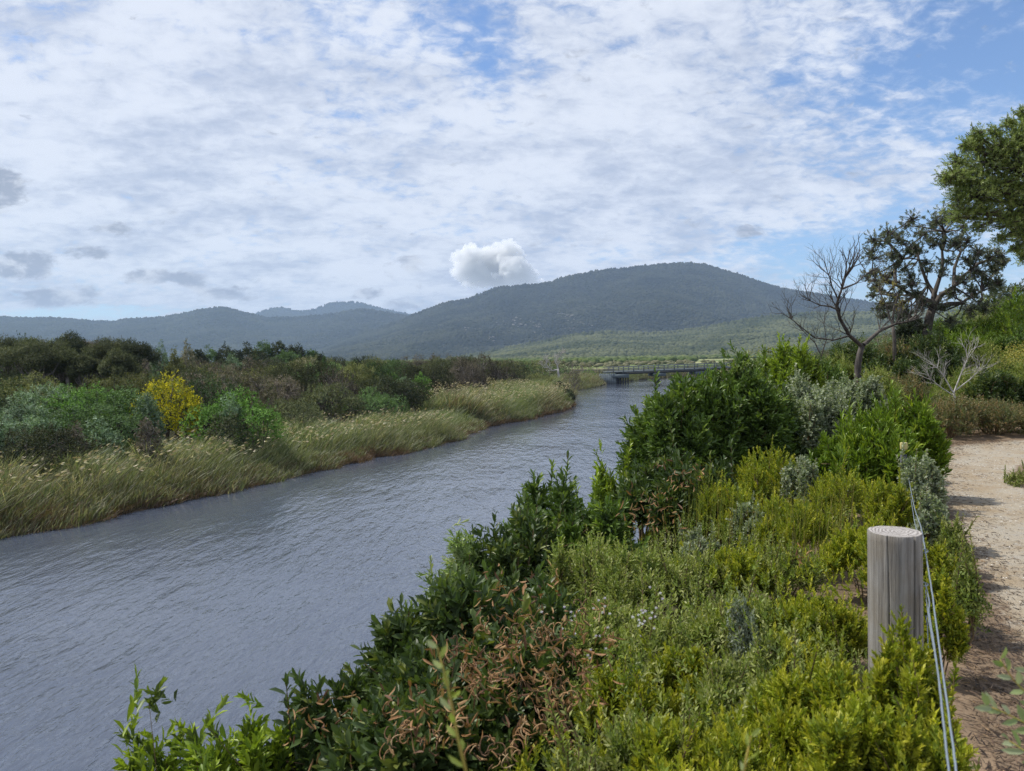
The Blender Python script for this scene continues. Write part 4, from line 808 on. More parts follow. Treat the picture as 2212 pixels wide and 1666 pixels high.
# ------------------------------------------------------------------ wire fence with timber post
m, q, b, out = newmat('weathered_post')
tc = q.new('ShaderNodeTexCoord').outputs['Object']
gr = q.noise(q.mapping(tc, scale=(1, 1, 0.05)), 60, 6, 0.65, 0.3); bl = q.noise(tc, 7, 4, 0.6); fn = q.noise(q.mapping(tc, scale=(1, 1, 0.02)), 150, 3, 0.6)
cpost = q.mix(q.ramp(gr, 0.32, 0.68), (0.15, 0.138, 0.122), (0.31, 0.295, 0.27)); cpost = q.mix(q.ramp(bl, 0.4, 0.7, 0, 0.5), cpost, (0.20, 0.165, 0.115))
q.put(b.inputs['Base Color'], q.mix(q.ramp(fn, 0.60, 0.72, 0, 0.75), cpost, (0.045, 0.035, 0.028))); b.inputs['Roughness'].default_value = 0.85
bp = q.new('ShaderNodeBump'); bp.inputs['Strength'].default_value = 0.9; bp.inputs['Distance'].default_value = 0.006; q.put(bp.inputs['Height'], q.math('SUBTRACT', gr, fn)); q.l.new(bp.outputs[0], b.inputs['Normal'])
M_POST = m
m, q, b, out = newmat('post_end_grain')
tc = q.new('ShaderNodeTexCoord').outputs['Object']; sx = q.new('ShaderNodeSeparateXYZ'); q.put(sx.inputs[0], tc)
rr_ = q.math('SQRT', q.math('ADD', q.math('MULTIPLY', sx.outputs[0], sx.outputs[0]), q.math('MULTIPLY', sx.outputs[1], sx.outputs[1])))
wob = q.noise(tc, 22, 4, 0.6); ring = q.math('SINE', q.math('ADD', q.math('MULTIPLY', rr_, 520), q.math('MULTIPLY', wob, 22)))
q.put(b.inputs['Base Color'], q.mix(q.ramp(q.math('ADD', ring, q.math('MULTIPLY', wob, 1.2)), -0.3, 1.3), (0.17, 0.15, 0.135), (0.40, 0.375, 0.35))); b.inputs['Roughness'].default_value = 0.9
M_ENDG = m
m, q, b, out = newmat('galvanised_wire'); b.inputs['Metallic'].default_value = 0.6; b.inputs['Roughness'].default_value = 0.45; q.put(b.inputs['Base Color'], (0.30, 0.35, 0.40)); M_WIRE = m
m, q, b, out = newmat('dark_steel'); b.inputs['Metallic'].default_value = 0.3; b.inputs['Roughness'].default_value = 0.6; q.put(b.inputs['Base Color'], (0.05, 0.055, 0.06)); M_STEEL = m
m, q, b, out = newmat('yellow_reflector'); b.inputs['Roughness'].default_value = 0.5; q.put(b.inputs['Base Color'], (0.50, 0.43, 0.18)); M_YEL = m
PY = 2.5; pt = at(1940, 1150, PY); zg = 3.86; R0 = 0.084
fence = empty('wire_fence', (pt.x, PY, zg)); Hh = pt.z - zg + 0.0
postroot = empty('post', (0, 0, -0.1)); postroot.parent = fence
rng = np.random.default_rng(2); nseg, nz = 300, 50; th = np.arange(nseg) * 2 * math.pi / nseg; V = []
lean = np.array([-0.010, 0.0])
for iz in range(nz + 1):
    z = Hh * iz / nz + 0.1 * iz / nz
    rad = R0 * (1.03 - 0.03 * iz / nz) * (1 + 0.012 * np.sin(3 * th + 1) + 0.008 * np.sin(7 * th + 0.4 * z * 6))
    crack = np.exp(-((((th - (-1.30 + 0.05 * math.sin(z * 7) + (1 - z) * 0.12) + math.pi) % (2 * math.pi)) - math.pi) / 0.030) ** 2) * (0.030 if z > 0.15 else 0.004)
    crack3 = np.exp(-((((th - (-1.02 + 0.06 * math.sin(z * 5 + 2)) + math.pi) % (2 * math.pi)) - math.pi) / 0.018) ** 2) * (0.012 if 0.45 < z < 0.95 else 0.0)
    crack2 = crack3 + np.exp(-((((th - (-2.3 + 0.03 * math.sin(z * 9)) + math.pi) % (2 * math.pi)) - math.pi) / 0.02) ** 2) * 0.010
    rad = rad - crack - crack2
    V.append(np.stack([rad * np.cos(th) + lean[0] * z, rad * np.sin(th), np.full(nseg, z)], -1))
top = V[-1].copy(); topin = top.copy(); c0 = np.array([lean[0] * (Hh + .1), 0, Hh + 0.1])
topin[:, :2] = c0[:2] + (top[:, :2] - c0[:2]) * 0.975; topin[:, 2] += 0.0035
V.append(topin); V = np.concatenate(V); i = np.arange(nz + 1)[:, None] * nseg; j = np.arange(nseg)[None]; j2 = (j + 1) % nseg
wood = mesh('timber', V, [np.stack([i + j, i + j2, i + nseg + j2, i + nseg + j], -1).reshape(-1, 4)], M_POST, postroot, None, True)
capv = [topin]
for f_ in (0.66, 0.33): capv.append(c0 + (topin - c0) * [f_, f_, 0] + [0, 0, 0.0035])
capv.append(np.array([c0 + [0, 0, 0.003]])); Vc = np.concatenate(capv)
i = np.arange(2)[:, None] * nseg; fq = np.stack([i + j, i + j2, i + nseg + j2, i + nseg + j], -1).reshape(-1, 4); ft = np.stack([2 * nseg + np.arange(nseg), 2 * nseg + (np.arange(nseg) + 1) % nseg, np.full(nseg, 3 * nseg)], -1)
mesh('end_grain', Vc, [fq, ft], M_ENDG, postroot, None, False)
def wpath(pts): return [tuple(np.array(at(a, b_, Y)) - np.array(fence.location)) for a, b_, Y in pts]
def dense(pts, n=60, wob=0.0003, seed=1):
    pts = np.array(pts); t = np.linspace(0, len(pts) - 1, n); k = np.arange(len(pts)); r = np.random.default_rng(seed)
    o = np.stack([np.interp(t, k, pts[:, j]) for j in range(3)], -1); 
    for _ in range(3): o[1:-1] = (o[:-2] + o[1:-1] * 2 + o[2:]) / 4
    return o + r.normal(0, wob, o.shape)
for nm_, pts, r_ in [('wire', [(2072, 1720, 1.25), (2060, 1620, 1.38), (2032, 1420, 1.75), (2012, 1270, 2.2), (1998, 1185, 2.52), (1990, 1140, 3.0), (1975, 1098, 4.2), (1966, 1050, 5.5), (1960, 1020, 6.3)], 0.0022),
                     ('wire', [(2056, 1720, 1.25), (2047, 1640, 1.36), (2030, 1480, 1.68), (2016, 1380, 1.98), (2006, 1320, 2.2), (2008, 1300, 2.3), (1999, 1262, 2.52)], 0.0022),
                     ('wire', [(2045, 1640, 1.37), (2024, 1440, 1.8), (2006, 1340, 2.2), (1999, 1275, 2.50)], 0.0014),
                     ('wire', [(1990, 1180, 3.0), (1976, 1130, 4.0), (1969, 1085, 5.2), (1962, 1045, 6.3)], 0.0018),
                     ('wire', [(2000, 1330, 2.47), (2003, 1350, 2.44), (2005, 1400, 2.40)], 0.0016)]:
    mb = MB(); mb.tube(dense(wpath(pts), seed=len(pts)), r_, 6); mb.build(nm_, M_WIRE, fence, True)
for px, py in ((1999, 1190), (1999, 1262)):
    mb = MB(); c_ = np.array(at(px, py, 2.5)) - np.array(fence.location); th_ = np.linspace(0, math.pi, 8)
    mb.tube([c_ + np.array([-0.012 + 0.02 * math.sin(t), 0.010 * math.cos(t), 0.004 * math.cos(t)]) for t in th_], 0.0022, 5); mb.build('staple', M_WIRE, fence, True)
mp = at(1952, 945, 6.4); zg2 = gzs(mp.x, 6.4); p2 = empty('marker_post', (mp.x - pt.x, 6.4 - PY, zg2 - zg)); p2.parent = fence
mb = MB(); hpp = mp.z - zg2; mb.box((0, 0, hpp / 2 - 0.1), (0.055, 0.012, hpp - 0.10)); mb.box((0, 0.012, hpp / 2 - 0.1), (0.008, 0.018, hpp - 0.12)); mb.build('steel_post', M_STEEL, p2)
mb = MB(); mb.box((0, -0.002, hpp - 0.075), (0.058, 0.026, 0.062)); o = mb.build('yellow_cap', M_YEL, p2); bv = o.modifiers.new('b', 'BEVEL'); bv.width = 0.006; bv.segments = 2
tag(fence, 'weathered round timber post with two slack galvanised wires running to a yellow capped marker post', 'fence')

# leaf litter and twigs on the path verge
rng = np.random.default_rng(9); ls = LeafSet(); n = 21000; t = rng.uniform(0.3, 10.6, n) ** 1.0
i_ = rng.integers(20, 200, n); edge = L_[i_]; acr = np.abs(rng.normal(0, 0.30, n)) * np.where(rng.uniform(0, 1, n) < .85, 1, 2.8) - 0.3
dirr = nrm(R_[i_] - L_[i_]); XY = edge + dirr * acr[:, None] + rng.normal(0, .05, (n, 2))
a = rng.normal(2.1, .9, n); z = gz(XY[:, 0], XY[:, 1]) + 0.014
L = rng.uniform(.012, .07, n); ls.add(np.stack([XY[:, 0], XY[:, 1], z], -1), np.stack([np.cos(a), np.sin(a), rng.normal(0, .12, n)], -1), np.array([0, 0, 1.0]) + rng.normal(0, .35, (n, 3)), L, rng.uniform(.002, .007, n), pick(rng, [(4, (0.06, 0.04, 0.028)), (3, (0.14, 0.09, 0.06)), (1, (0.30, 0.20, 0.12)), (1, (0.03, 0.022, 0.018))], n), 'n')
tag(ls.build('leaf_litter', M_LEAF), 'dark twigs and fallen leaves along the left verge of the path', 'leaf litter', kind='stuff')
rng = np.random.default_rng(19); n = 3600; i_ = rng.integers(20, 240, n); f_ = rng.uniform(0.05, 1, n)[:, None]; XY = L_[i_] * (1 - f_) + R_[i_] * f_; r = rng.uniform(.0025, .009, n)
Vc, q_, t_, cc = crowns(np.stack([XY[:, 0], XY[:, 1], gz(XY[:, 0], XY[:, 1]) + 0.008], -1), r, r * 0.8, pick(rng, [(2, (0.55, 0.52, 0.47)), (2, (0.38, 0.30, 0.22)), (1, (0.2, 0.17, 0.14))], n), rng)
tag(mesh('gravel', Vc, [q_, t_], M_CROWN, None, cc), 'pale loose gravel on the sandy path', 'gravel', kind='stuff')
#--PART3--
# ------------------------------------------------------------------ bridge
M_BR = tintmat('painted_concrete', 0.8, 1.2, 0.18)
def BP(zx, zy): return at(1084.3 + zx * 0.2452, 731.9 + zy * 0.2452, 150.0)
def BX(zx): return BP(zx, 300).x
gcol = (0.10, 0.12, 0.13); pcol = (0.115, 0.14, 0.15); dkc = (0.045, 0.05, 0.055)
slope = math.atan2(BP(1985, 228).z - BP(1003, 248).z, BP(1985, 228).x - BP(1003, 248).x) * 0 + 0.012
bx0, bx1 = BX(905), BX(2420); zd = 2.32; BYr = math.radians(4)
bridge = empty('road_bridge', (bx0, 150, 0), BYr)
Ld = bx1 - bx0
def bz(x): return zd + 0.022 * x * 0.9
def span_box(mb, x0, x1, y, w, z0, z1, n=6, col=None):
    for i in range(n):
        a, c_ = x0 + (x1 - x0) * i / n, x0 + (x1 - x0) * (i + 1) / n; za = (bz(a) + bz(c_)) / 2
        mb.box(((a + c_) / 2, y, za + (z0 + z1) / 2), (c_ - a + 0.002, w, z1 - z0), rx=-0.0198, col=col)
mb = MB(); mb.box((Ld / 2, 0, bz(Ld / 2) - 0.0), (Ld, 4.6, 0.26), rx=-0.0198, col=gcol); mb.build('deck', M_BR, bridge, usecol=True)
for yy in (-1.9, -0.6, 0.6, 1.9):
    mb = MB(); mb.box((Ld / 2 + 1.2, yy, bz(Ld / 2) - 0.31), (Ld - 2.6, 0.35, 0.40), rx=-0.0198, col=dkc); mb.build('girder', M_BR, bridge, usecol=True)
for sy in (-1, 1):
    rl = empty('railing', (0, 2.25 * sy, 0)); rl.parent = bridge
    for k in range(0, int(Ld / 2.07)):
        xk = 1.3 + k * 2.07; mb = MB(); mb.box((xk, 0, bz(xk) + 0.52), (0.20, 0.14, 0.98), col=pcol); mb.build('railing_post', M_BR, rl, usecol=True)
    for hh_, t_ in ((0.98, 0.15), (0.60, 0.10), (0.28, 0.08)):
        mb = MB(); mb.box((Ld / 2, -0.09 , bz(Ld / 2) + hh_), (Ld, 0.05, t_), rx=-0.0198, col=(0.13, 0.145, 0.15)); mb.build('rail', M_BR, rl, usecol=True)
for n_, (z0x, z1x) in enumerate([(1315, 1430), (1690, 1800), (2060, 2170)]):
    pier = empty('pier', ((BX(z0x) + BX(z1x)) / 2 - bx0, 0, 0)); pier.parent = bridge; cz = bz(pier.location.x) - 0.52
    mb = MB(); mb.box((0, 0, cz - 0.32), (2.5, 4.6, 0.64), col=pcol); mb.build('pile_cap', M_BR, pier, usecol=True)
    for k, yy in enumerate((-1.9, -0.65, 0.65, 1.9)):
        for sx in ((k - 1.5) * 0.56,):
            mb = MB(); mb.tube([(sx, yy, -1.2), (sx, yy, cz - 0.63)], 0.21, 10, (0.17, 0.17, 0.16)); mb.build('pile', M_BR, pier, True, True)
ab = empty('abutment', (BX(1025) - bx0, 0, 0)); ab.parent = bridge
mb = MB(); mb.box((0, 0, bz(2) - 0.80), (3.3, 5.0, 0.75), col=pcol); mb.build('pile_cap', M_BR, ab, usecol=True)
for zx in (995, 1022, 1048, 1070, 1092):
    for yy in (-2.1, 0, 2.1):
        mb = MB(); mb.tube([(BX(zx) - BX(1025), yy, -1), (BX(zx) - BX(1025), yy, 1.5)], 0.14, 8, dkc); mb.build('pile', M_BR, ab, True, True)
mb = MB()
w0, w1 = BX(838) - BX(1025), BX(985) - BX(1025); ns = 16
for k in range(ns):
    a = w0 + (w1 - w0) * (k + 0.5) / ns; mb.box((a, -2.3 + 0.06 * (k % 2), 0.75), ((w1 - w0) / ns * 1.02, 0.10, 2.7 + 0.1 * math.sin(k * 2.1)), col=(0.15, 0.18, 0.19) if k % 2 else (0.19, 0.22, 0.23))
mb.build('sheet_wall', M_BR, ab, usecol=True)
tag(bridge, 'low grey road bridge with post and rail railings crossing the river', 'bridge')
rf = empty('rail_fence', (BX(200), 152, 0))
for k in range(34):
    xk = k * 0.55 * 1.0; zk = gzs(BX(200) + xk, 152); mb = MB(); mb.box((xk, 0, 2.5), (0.09, 0.09, 1.1 if k % 3 else 1.55), col=(0.16, 0.14, 0.12)); mb.build('fence_post', M_BR, rf, usecol=True)
for hz_ in (2.35, 2.75):
    mb = MB(); mb.box((9.2, 0, hz_), (18.6, 0.05, 0.13), col=(0.19, 0.18, 0.17)); mb.build('rail', M_BR, rf, usecol=True)
tag(rf, 'brown post and rail fence leading to the left end of the bridge', 'fence')
for nm_, px, py, lab in (('fence_pole', 1236, 789, 'tall thin pole standing in the rail fence, left one'), ('fence_pole', 1258, 790, 'tall thin pole nearer the bridge end')):
    p = at(px, py, 158); mb = MB(); mb.box((0, 0, (p.z) / 2), (0.14, 0.14, p.z), col=(0.12, 0.11, 0.10)); mb.box((0, 0, p.z + .03), (0.18, 0.18, 0.06), col=(0.12, 0.11, 0.10))
    tag(mb.build(nm_, M_BR, usecol=True), lab, 'pole', 'poles by the bridge').location = (p.x, 158, 0.0)
bare_tree('dead_tree', 1206, 812, 120, [([(1205, 797, 0), (1204, 790, 0), (1199, 782, 0), (1202, 775, 0), (1209, 771, 0), (1211, 768, 0)], 0.16, 2.2), ([(1204, 799, 0), (1192, 801, 0), (1184, 794, 0), (1180, 785, 0)], 0.16, 2.4), ([(1184, 794, 0), (1176, 795, 0), (1172, 790, 0)], 0.10, 1.8)],
    5, 33, 'small twisted dead tree on the far bank left of the bridge', M_BLEACH, 0.24, trunk=[(1207, 815), (1206, 806), (1205, 797)], spread=0.7)

# ------------------------------------------------------------------ left bank scrub: prototypes of each kind, then copies
FARPAL = {
 'olive': [(4, (0.077, 0.091, 0.045)), (3, (0.110, 0.120, 0.057)), (2, (0.053, 0.063, 0.035))],
 'brown': [(4, (0.133, 0.111, 0.092)), (3, (0.184, 0.155, 0.127)), (2, (0.082, 0.079, 0.057))],
 'green': [(4, (0.080, 0.132, 0.051)), (3, (0.110, 0.177, 0.066)), (1, (0.055, 0.089, 0.041))],
 'sage': [(4, (0.159, 0.226, 0.140)), (3, (0.243, 0.320, 0.214)), (2, (0.087, 0.144, 0.068))],
 'bright': [(4, (0.111, 0.216, 0.044)), (3, (0.158, 0.282, 0.062)), (1, (0.062, 0.120, 0.033))],
 'yellow': [(6, (0.58, 0.50, 0.02)), (3, (0.32, 0.31, 0.03)), (3, (0.17, 0.20, 0.04))],
 'dark': [(4, (0.036, 0.048, 0.026)), (3, (0.059, 0.071, 0.038)), (1, (0.081, 0.091, 0.043))],
 'yolive': [(4, (0.150, 0.164, 0.063)), (3, (0.194, 0.199, 0.079)), (2, (0.088, 0.102, 0.044))],
 'straw': [(3, (0.321, 0.283, 0.197)), (3, (0.207, 0.188, 0.131)), (2, (0.140, 0.159, 0.083))],
}
def far_shrub(name, pal, rx, ry, h, n, seed, L=0.13, W=0.06, nl=14, fine=False, loc=(0, 0, 0), twigs=0, flat=0, tone=1.0):
    rng = np.random.default_rng(seed); root = empty(name, loc); cs = lobes(rng, rx, ry, h, nl)
    if flat: cs[:, 2] = h * (0.72 + rng.uniform(-0.12, 0.1, len(cs))); cs[:, 3] *= 0.85
    tips, ax = lobe_tips(rng, cs, rx, ry, h * (0.55 if flat else 1), n, 0.22, -0.5)
    zt = np.percentile(tips[:, 2], 99.3); f = h / zt; tips[:, 2] *= f; cs[:, 2] *= f
    ls = LeafSet(); cl = fbm(tips[:, 0] * 1.3 + seed, tips[:, 1] * 1.3 + tips[:, 2] * 1.1, 3, seed)[:, None]
    spx = dict(L=L, W=W, k=5, len=L * 1.2, face=0.75, ang=1.3, t='d', pal=FARPAL[pal]); cols = pick(rng, FARPAL[pal], n) * (0.42 + 1.15 * cl) * tone
    sprigs(ls, tips, nrm(ax + [0.05, 0, 0.2] + rng.normal(0, .25, ax.shape)), spx, rng, cols)
    mb = MB(); stems(mb, rng, cs, tips, 30 + twigs, 0.05 if h > 2.5 else 0.03, 0.3)
    ls.build('foliage', M_FAR, root); mb.build('stems', M_BARE if pal in ('brown', 'straw') else M_BARK, root); return root
KINDS_ = {
 'brown': ('scrub_shrub', 'grey brown twiggy shrub in the dense scrub of the far bank', 'grey brown scrub shrubs on the far bank'),
 'olive': ('scrub_shrub', 'olive green shrub in the dense scrub of the far bank', 'olive scrub shrubs on the far bank'),
 'yolive': ('scrub_shrub', 'yellowish olive shrub in the dense scrub of the far bank', 'yellowish scrub shrubs on the far bank'),
 'green': ('scrub_shrub', 'mid green rounded shrub in the scrub of the far bank', 'mid green shrubs on the far bank'),
 'dark': ('scrub_shrub', 'very dark green shrub in the scrub of the far bank', 'dark shrubs on the far bank'),
 'straw': ('scrub_shrub', 'pale straw coloured dry shrub in the scrub of the far bank', 'pale dry shrubs on the far bank')}
protos = {}
for n_, pal in enumerate(KINDS_):
    protos[pal] = [far_shrub(KINDS_[pal][0], pal, 2.0, 2.0, 2.6, 1500 if pal != 'brown' else 1150, 40 + n_ * 7 + v, (0.10, 0.12, 0.11)[v], 0.05, 8 + 3 * v, tone=(0.58, 0.95, 1.35)[v], twigs=140 if pal in ('brown', 'straw') else 20) for v in range(3)]
def top_of(px, py, Y): return at(px, py, Y).z
used = {k: 0 for k in protos}
def place(pal, x, y, w, h, rz, label=None):
    i = used[pal]; used[pal] += 1; pr = protos[pal][i % 3]; o = pr if i < 3 else copy_tree(pr)
    o.location = (x, y, gzs(x, y) - 0.1); o.rotation_euler = (0, 0, rz); o.scale = (w / 4.0, w / 4.0, h / 2.6)
    nm, lab, grp = KINDS_[pal]; tag(o, label or lab, 'shrub', grp if not label else grp); return o
special = []   # (x, y, r) keep free
def solo(name, pal, px, py, Y, wpx, n, seed, label, deep=0.8, **kw):
    p = at(px, py, Y); g0 = gzs(p.x, Y); r = wpx / F * Y / 2; special.append((p.x, Y, r * 0.8))
    o = far_shrub(name, pal, r, r * deep, p.z - g0 + 0.1, n, seed, loc=(p.x, Y, g0 - 0.1), **kw); return tag(o, label, kw.get('cat', 'shrub'))
solo('wattle_bush', 'sage', 30, 868, 34, 190, 1700, 1, 'silvery green wattle bush at the left edge above the reeds', L=.11)
solo('wattle_bush', 'sage', 95, 832, 37, 190, 1900, 2, 'silvery green wattle bush, the taller one by the left edge', L=.11)
solo('wattle_bush', 'bright', 190, 833, 36, 190, 1700, 3, 'deep green wattle bush between the silvery ones', L=.11)
solo('wattle_bush', 'green', 255, 836, 35.5, 190, 1800, 4, 'green wattle bush left of the yellow flowering bush', L=.11)
solo('wattle_bush', 'green', 200, 876, 33, 250, 2000, 5, 'broad green wattle bush behind the reeds', L=.11)
solo('wattle_bush', 'sage', 215, 905, 31.5, 110, 600, 6, 'small silvery bush just behind the reeds', L=.11)
solo('wattle_bush', 'sage', 88, 900, 31.5, 110, 600, 16, 'small silvery bush at the reeds near the left edge', L=.11)
solo('wattle_bush', 'sage', 15, 902, 31, 130, 900, 26, 'silvery bush cut by the left edge behind the reeds', L=.11)
solo('wattle_bush', 'sage', 320, 850, 34.5, 70, 600, 36, 'silver tipped wattle bush beside the yellow flowering bush', L=.11)
solo('flowering_bush', 'yellow', 356, 812, 38, 165, 2000, 7, 'bright yellow flowering bush on the far bank', L=.11)
solo('wattle_bush', 'bright', 512, 843, 37, 215, 2300, 8, 'vivid green dome shaped bush above the reeds', L=.11)
solo('wattle_bush', 'sage', 500, 850, 36, 70, 500, 18, 'grey green bush in front of the vivid green dome', L=.11)
solo('scrub_shrub', 'brown', 320, 905, 31.5, 60, 350, 9, 'small twiggy brown shrub below the yellow flowering bush', L=.09)
solo('scrub_shrub', 'brown', 160, 915, 30.5, 60, 350, 19, 'small purple brown shrub between silvery bushes behind the reeds', L=.09)
solo('scrub_shrub', 'olive', 500, 893, 35.5, 120, 900, 10, 'dark brownish shrub below the vivid green dome', L=.09)
solo('wattle_bush', 'sage', 870, 815, 62, 60, 700, 11, 'silvery green bush in the middle of the far bank scrub')
solo('wattle_bush', 'bright', 905, 808, 64, 60, 700, 12, 'rounded bright green bush in the middle of the far bank scrub')
solo('wattle_bush', 'bright', 840, 800, 66, 60, 600, 22, 'dark bright green bush left of the silvery green bush')
solo('wattle_bush', 'green', 692, 832, 50, 34, 400, 32, 'small upright green bush standing in the brown scrub', L=.11)
solo('scrub_shrub', 'yolive', 1165, 798, 90, 70, 900, 13, 'round yellow green bush near the river bend')
solo('scrub_shrub', 'dark', 1205, 823, 86, 60, 900, 14, 'dark bush overhanging the water at the river bend')
solo('scrub_shrub', 'dark', 1222, 842, 84.5, 38, 700, 24, 'lowest dark bush touching the water at the river bend')
solo('scrub_shrub', 'brown', 1235, 800, 108, 46, 500, 34, 'brown bush between river bend and bridge')
solo('wattle_bush', 'bright', 1270, 797, 146, 40, 400, 15, 'light green bush beside the bridge abutment')
solo('scrub_shrub', 'olive', 1120, 780, 98, 50, 700, 44, 'rounded dark olive bush rising above the far bank scrub')
solo('scrub_shrub', 'olive', 1095, 778, 100, 40, 700, 54, 'olive bush with a flat top left of the rounded dark one')
# tea trees with visible trunks, far left
def far_tree(px, py, Y, wpx, seed, label, pal='dark', pybase=None):
    p = at(px, py, Y); g0 = gzs(p.x, Y); h = p.z - g0; r = wpx / F * Y / 2; rng = np.random.default_rng(seed); root = empty('tea_tree', (p.x, Y, g0)); mbt = MB(); mb = MB(); ls = LeafSet(); special.append((p.x, Y, r * 0.35))
    lx = rng.uniform(-0.3, 0.3) * r; mbt.tube([(-lx, 0, -0.2), (-lx * 0.6, 0, h * 0.22), (0, 0, h * 0.45)], [0.2, 0.16, 0.12], 7); fork = np.array([0, 0, h * 0.45]); n = 11
    for i in range(n):
        a = i * 2.4; rr_ = r * 0.82 * math.sqrt((i + .4) / n); c_ = np.array([rr_ * math.cos(a) + 0.1 * r, rr_ * math.sin(a) * .8, h * (0.84 - 0.24 * (rr_ / r) ** 2 + rng.uniform(-.06, .05))])
        mid = fork * 0.5 + c_ * 0.5 + [rng.normal(0, .25), rng.normal(0, .25), -0.25]; mb.tube([fork, mid, c_], [0.085, 0.06, 0.03], 5, cap=False)
        m_ = 460; d = nrm(rng.normal(0, 1, (m_, 3))); k = rng.uniform(.45, 1, (m_, 1)); P_ = c_ + d * k * [r * .38, r * .38, h * .10] + rng.normal(0, .06, (m_, 3))
        spx = dict(L=.11, W=.045, k=5, len=.14, face=0.75, ang=1.3, t='d', pal=FARPAL[pal]); sprigs(ls, P_, d + [0.1, 0, .6], spx, rng, pick(rng, FARPAL[pal], m_) * rng.uniform(0.75, 1.25))
    mbt.build('trunk', M_BARE, root, True); mb.build('limbs', M_BARE, root, True); ls.build('crown', M_FAR, root)
    return tag(root, label, 'tree', 'wind shaped tea trees on the far bank')
for i_, (px, py, Y, w, pal, lab) in enumerate([
    (62, 717, 52, 140, 'olive', 'umbrella shaped tea tree, the most separate one near the left edge'), (10, 712, 58, 120, 'dark', 'dark tea tree cut by the left edge'), (140, 706, 60, 90, 'dark', 'tallest dark tea tree of the far bank grove'),
    (120, 730, 54, 90, 'dark', 'tea tree right of the umbrella shaped one'), (180, 722, 62, 90, 'brown', 'thin grey tea tree behind the grove'), (225, 718, 56, 100, 'dark', 'dark tea tree in the middle of the grove'),
    (280, 722, 55, 100, 'dark', 'broad dark tea tree at the right end of the grove'), (250, 742, 52, 80, 'dark', 'low tea tree under the broad dark one'), (175, 748, 53, 70, 'olive', 'low olive tea tree in the shade of the grove'),
    (-60, 715, 52, 120, 'dark', 'tea tree beyond the left edge')]):
    far_tree(px, py, Y, w * 1.15, 400 + i_, lab, 'olive' if pal == 'dark' and i_ % 2 else pal)
for i_, (px, py, Y, w, pal, lab) in enumerate([(345, 741, 62, 50, 'sage', 'pale banksia right of the tea tree grove'), (405, 739, 60, 46, 'straw', 'grey flowering banksia with silvery top'), (375, 755, 58, 56, 'yolive', 'yellow green shrub between the two pale banksias'),
    (500, 764, 66, 56, 'sage', 'whitish leafed banksia below the dark hummock'), (540, 772, 64, 60, 'brown', 'dead grey brown thicket right of the whitish banksia'), (700, 771, 74, 12, 'green', 'single small spindly bush on the skyline')]):
    solo('banksia_bush', pal, px, py, Y, w, 900, 500 + i_, lab)
# dark wooded hummock behind
for i_, (px, py, w) in enumerate([(455, 750, 60), (490, 745, 60), (530, 742, 60), (570, 738, 60), (605, 738, 60), (640, 745, 60), (670, 757, 50), (500, 760, 80), (560, 755, 80), (620, 758, 80), (430, 756, 50), (690, 766, 40)]):
    o = solo('hummock_tree', 'dark' if i_ % 3 else 'green', px, py, 112 - (i_ > 6) * 6, w, 700, 600 + i_, ('dark' if i_ % 3 else 'greener') + ' tree on the wooded hummock, ' + ['second from its left end', 'third along the crest', 'fourth along the crest', 'highest of the crest', 'right of the highest one', 'sloping down the right side', 'near its right end', 'lower front left', 'lower front middle', 'lower front right', 'leftmost of the front', 'rightmost and lowest'][i_], L=.28, W=.13); o['group'] = 'trees of the wooded hummock'; o['category'] = 'tree'
# dead pinkish thicket on the skyline
for i_, (px, py, w) in enumerate([(870, 768, 50), (905, 765, 50), (940, 763, 50), (970, 766, 44), (1000, 772, 40)]):
    o = solo('dry_thicket', 'brown', px, py, 100, w, 420, 650 + i_, 'dead reddish grey thicket on the far bank skyline, ' + ['leftmost', 'second from the left', 'middle one', 'second from the right', 'rightmost'][i_], L=.16, W=.05, twigs=200); o['group'] = 'dead thickets on the skyline'
# the mass of individual shrubs
rng = np.random.default_rng(21); pts = []
for _ in range(9000):
    Y = 26 + 82 * rng.uniform() ** 1.05; px = rng.uniform(-120, 1235); X = (px - CX) / F * Y; d = float(XL(Y) - X); dmin = 7.5 if Y < 70 else 6.5
    gap = 2.35 + 0.012 * Y
    if d < dmin - 2.3 or (Y > 60 and px > 830 and d < 9): continue
    if any((X - a) ** 2 + (Y - b_) ** 2 < gap * gap for a, b_, _r in pts) or any((X - a) ** 2 + (Y - b_) ** 2 < (r_ + 0.8) ** 2 for a, b_, r_ in special): continue
    pts.append((X, Y, d))
pts.sort(key=lambda t: t[1]); pts = pts[:290]
ymax = pts[-1][1]
def canopy(X, Y):
    px = X / Y * F + CX
    return 2.6 * float(ss(np.array(330 - px), -10, 60)) * float(ss(np.array(Y), 55, 62)) + float(np.interp(Y, [26, 34, 45, 70, 100, 140], [3.8, 4.3, 4.8, 5.3, 5.7, 5.3])) + 0.9 * (float(fbm(np.array([X / 9.0]), np.array([Y / 9.0]), 3, 7)[0]) - 0.5)
def choose(X, Y, d):
    f = float(fbm(np.array([X / 7.0 + 3]), np.array([Y / 10.0]), 3, 15)[0]) + rng.normal(0, .07); px = X / Y * F + CX
    if d < 11 and Y < 75: return 'brown' if rng.uniform() < (.38 if px > 480 else .10) else 'dark' if rng.uniform() < .35 else 'olive' if rng.uniform() < .6 else 'green'
    if f > 0.60: return 'green' if rng.uniform() < .5 else 'yolive'
    if f > 0.50: return 'olive' if rng.uniform() < .45 else 'dark'
    if f > 0.385: return 'yolive' if rng.uniform() < .45 else 'olive'
    return 'brown' if rng.uniform() < .85 else 'straw'
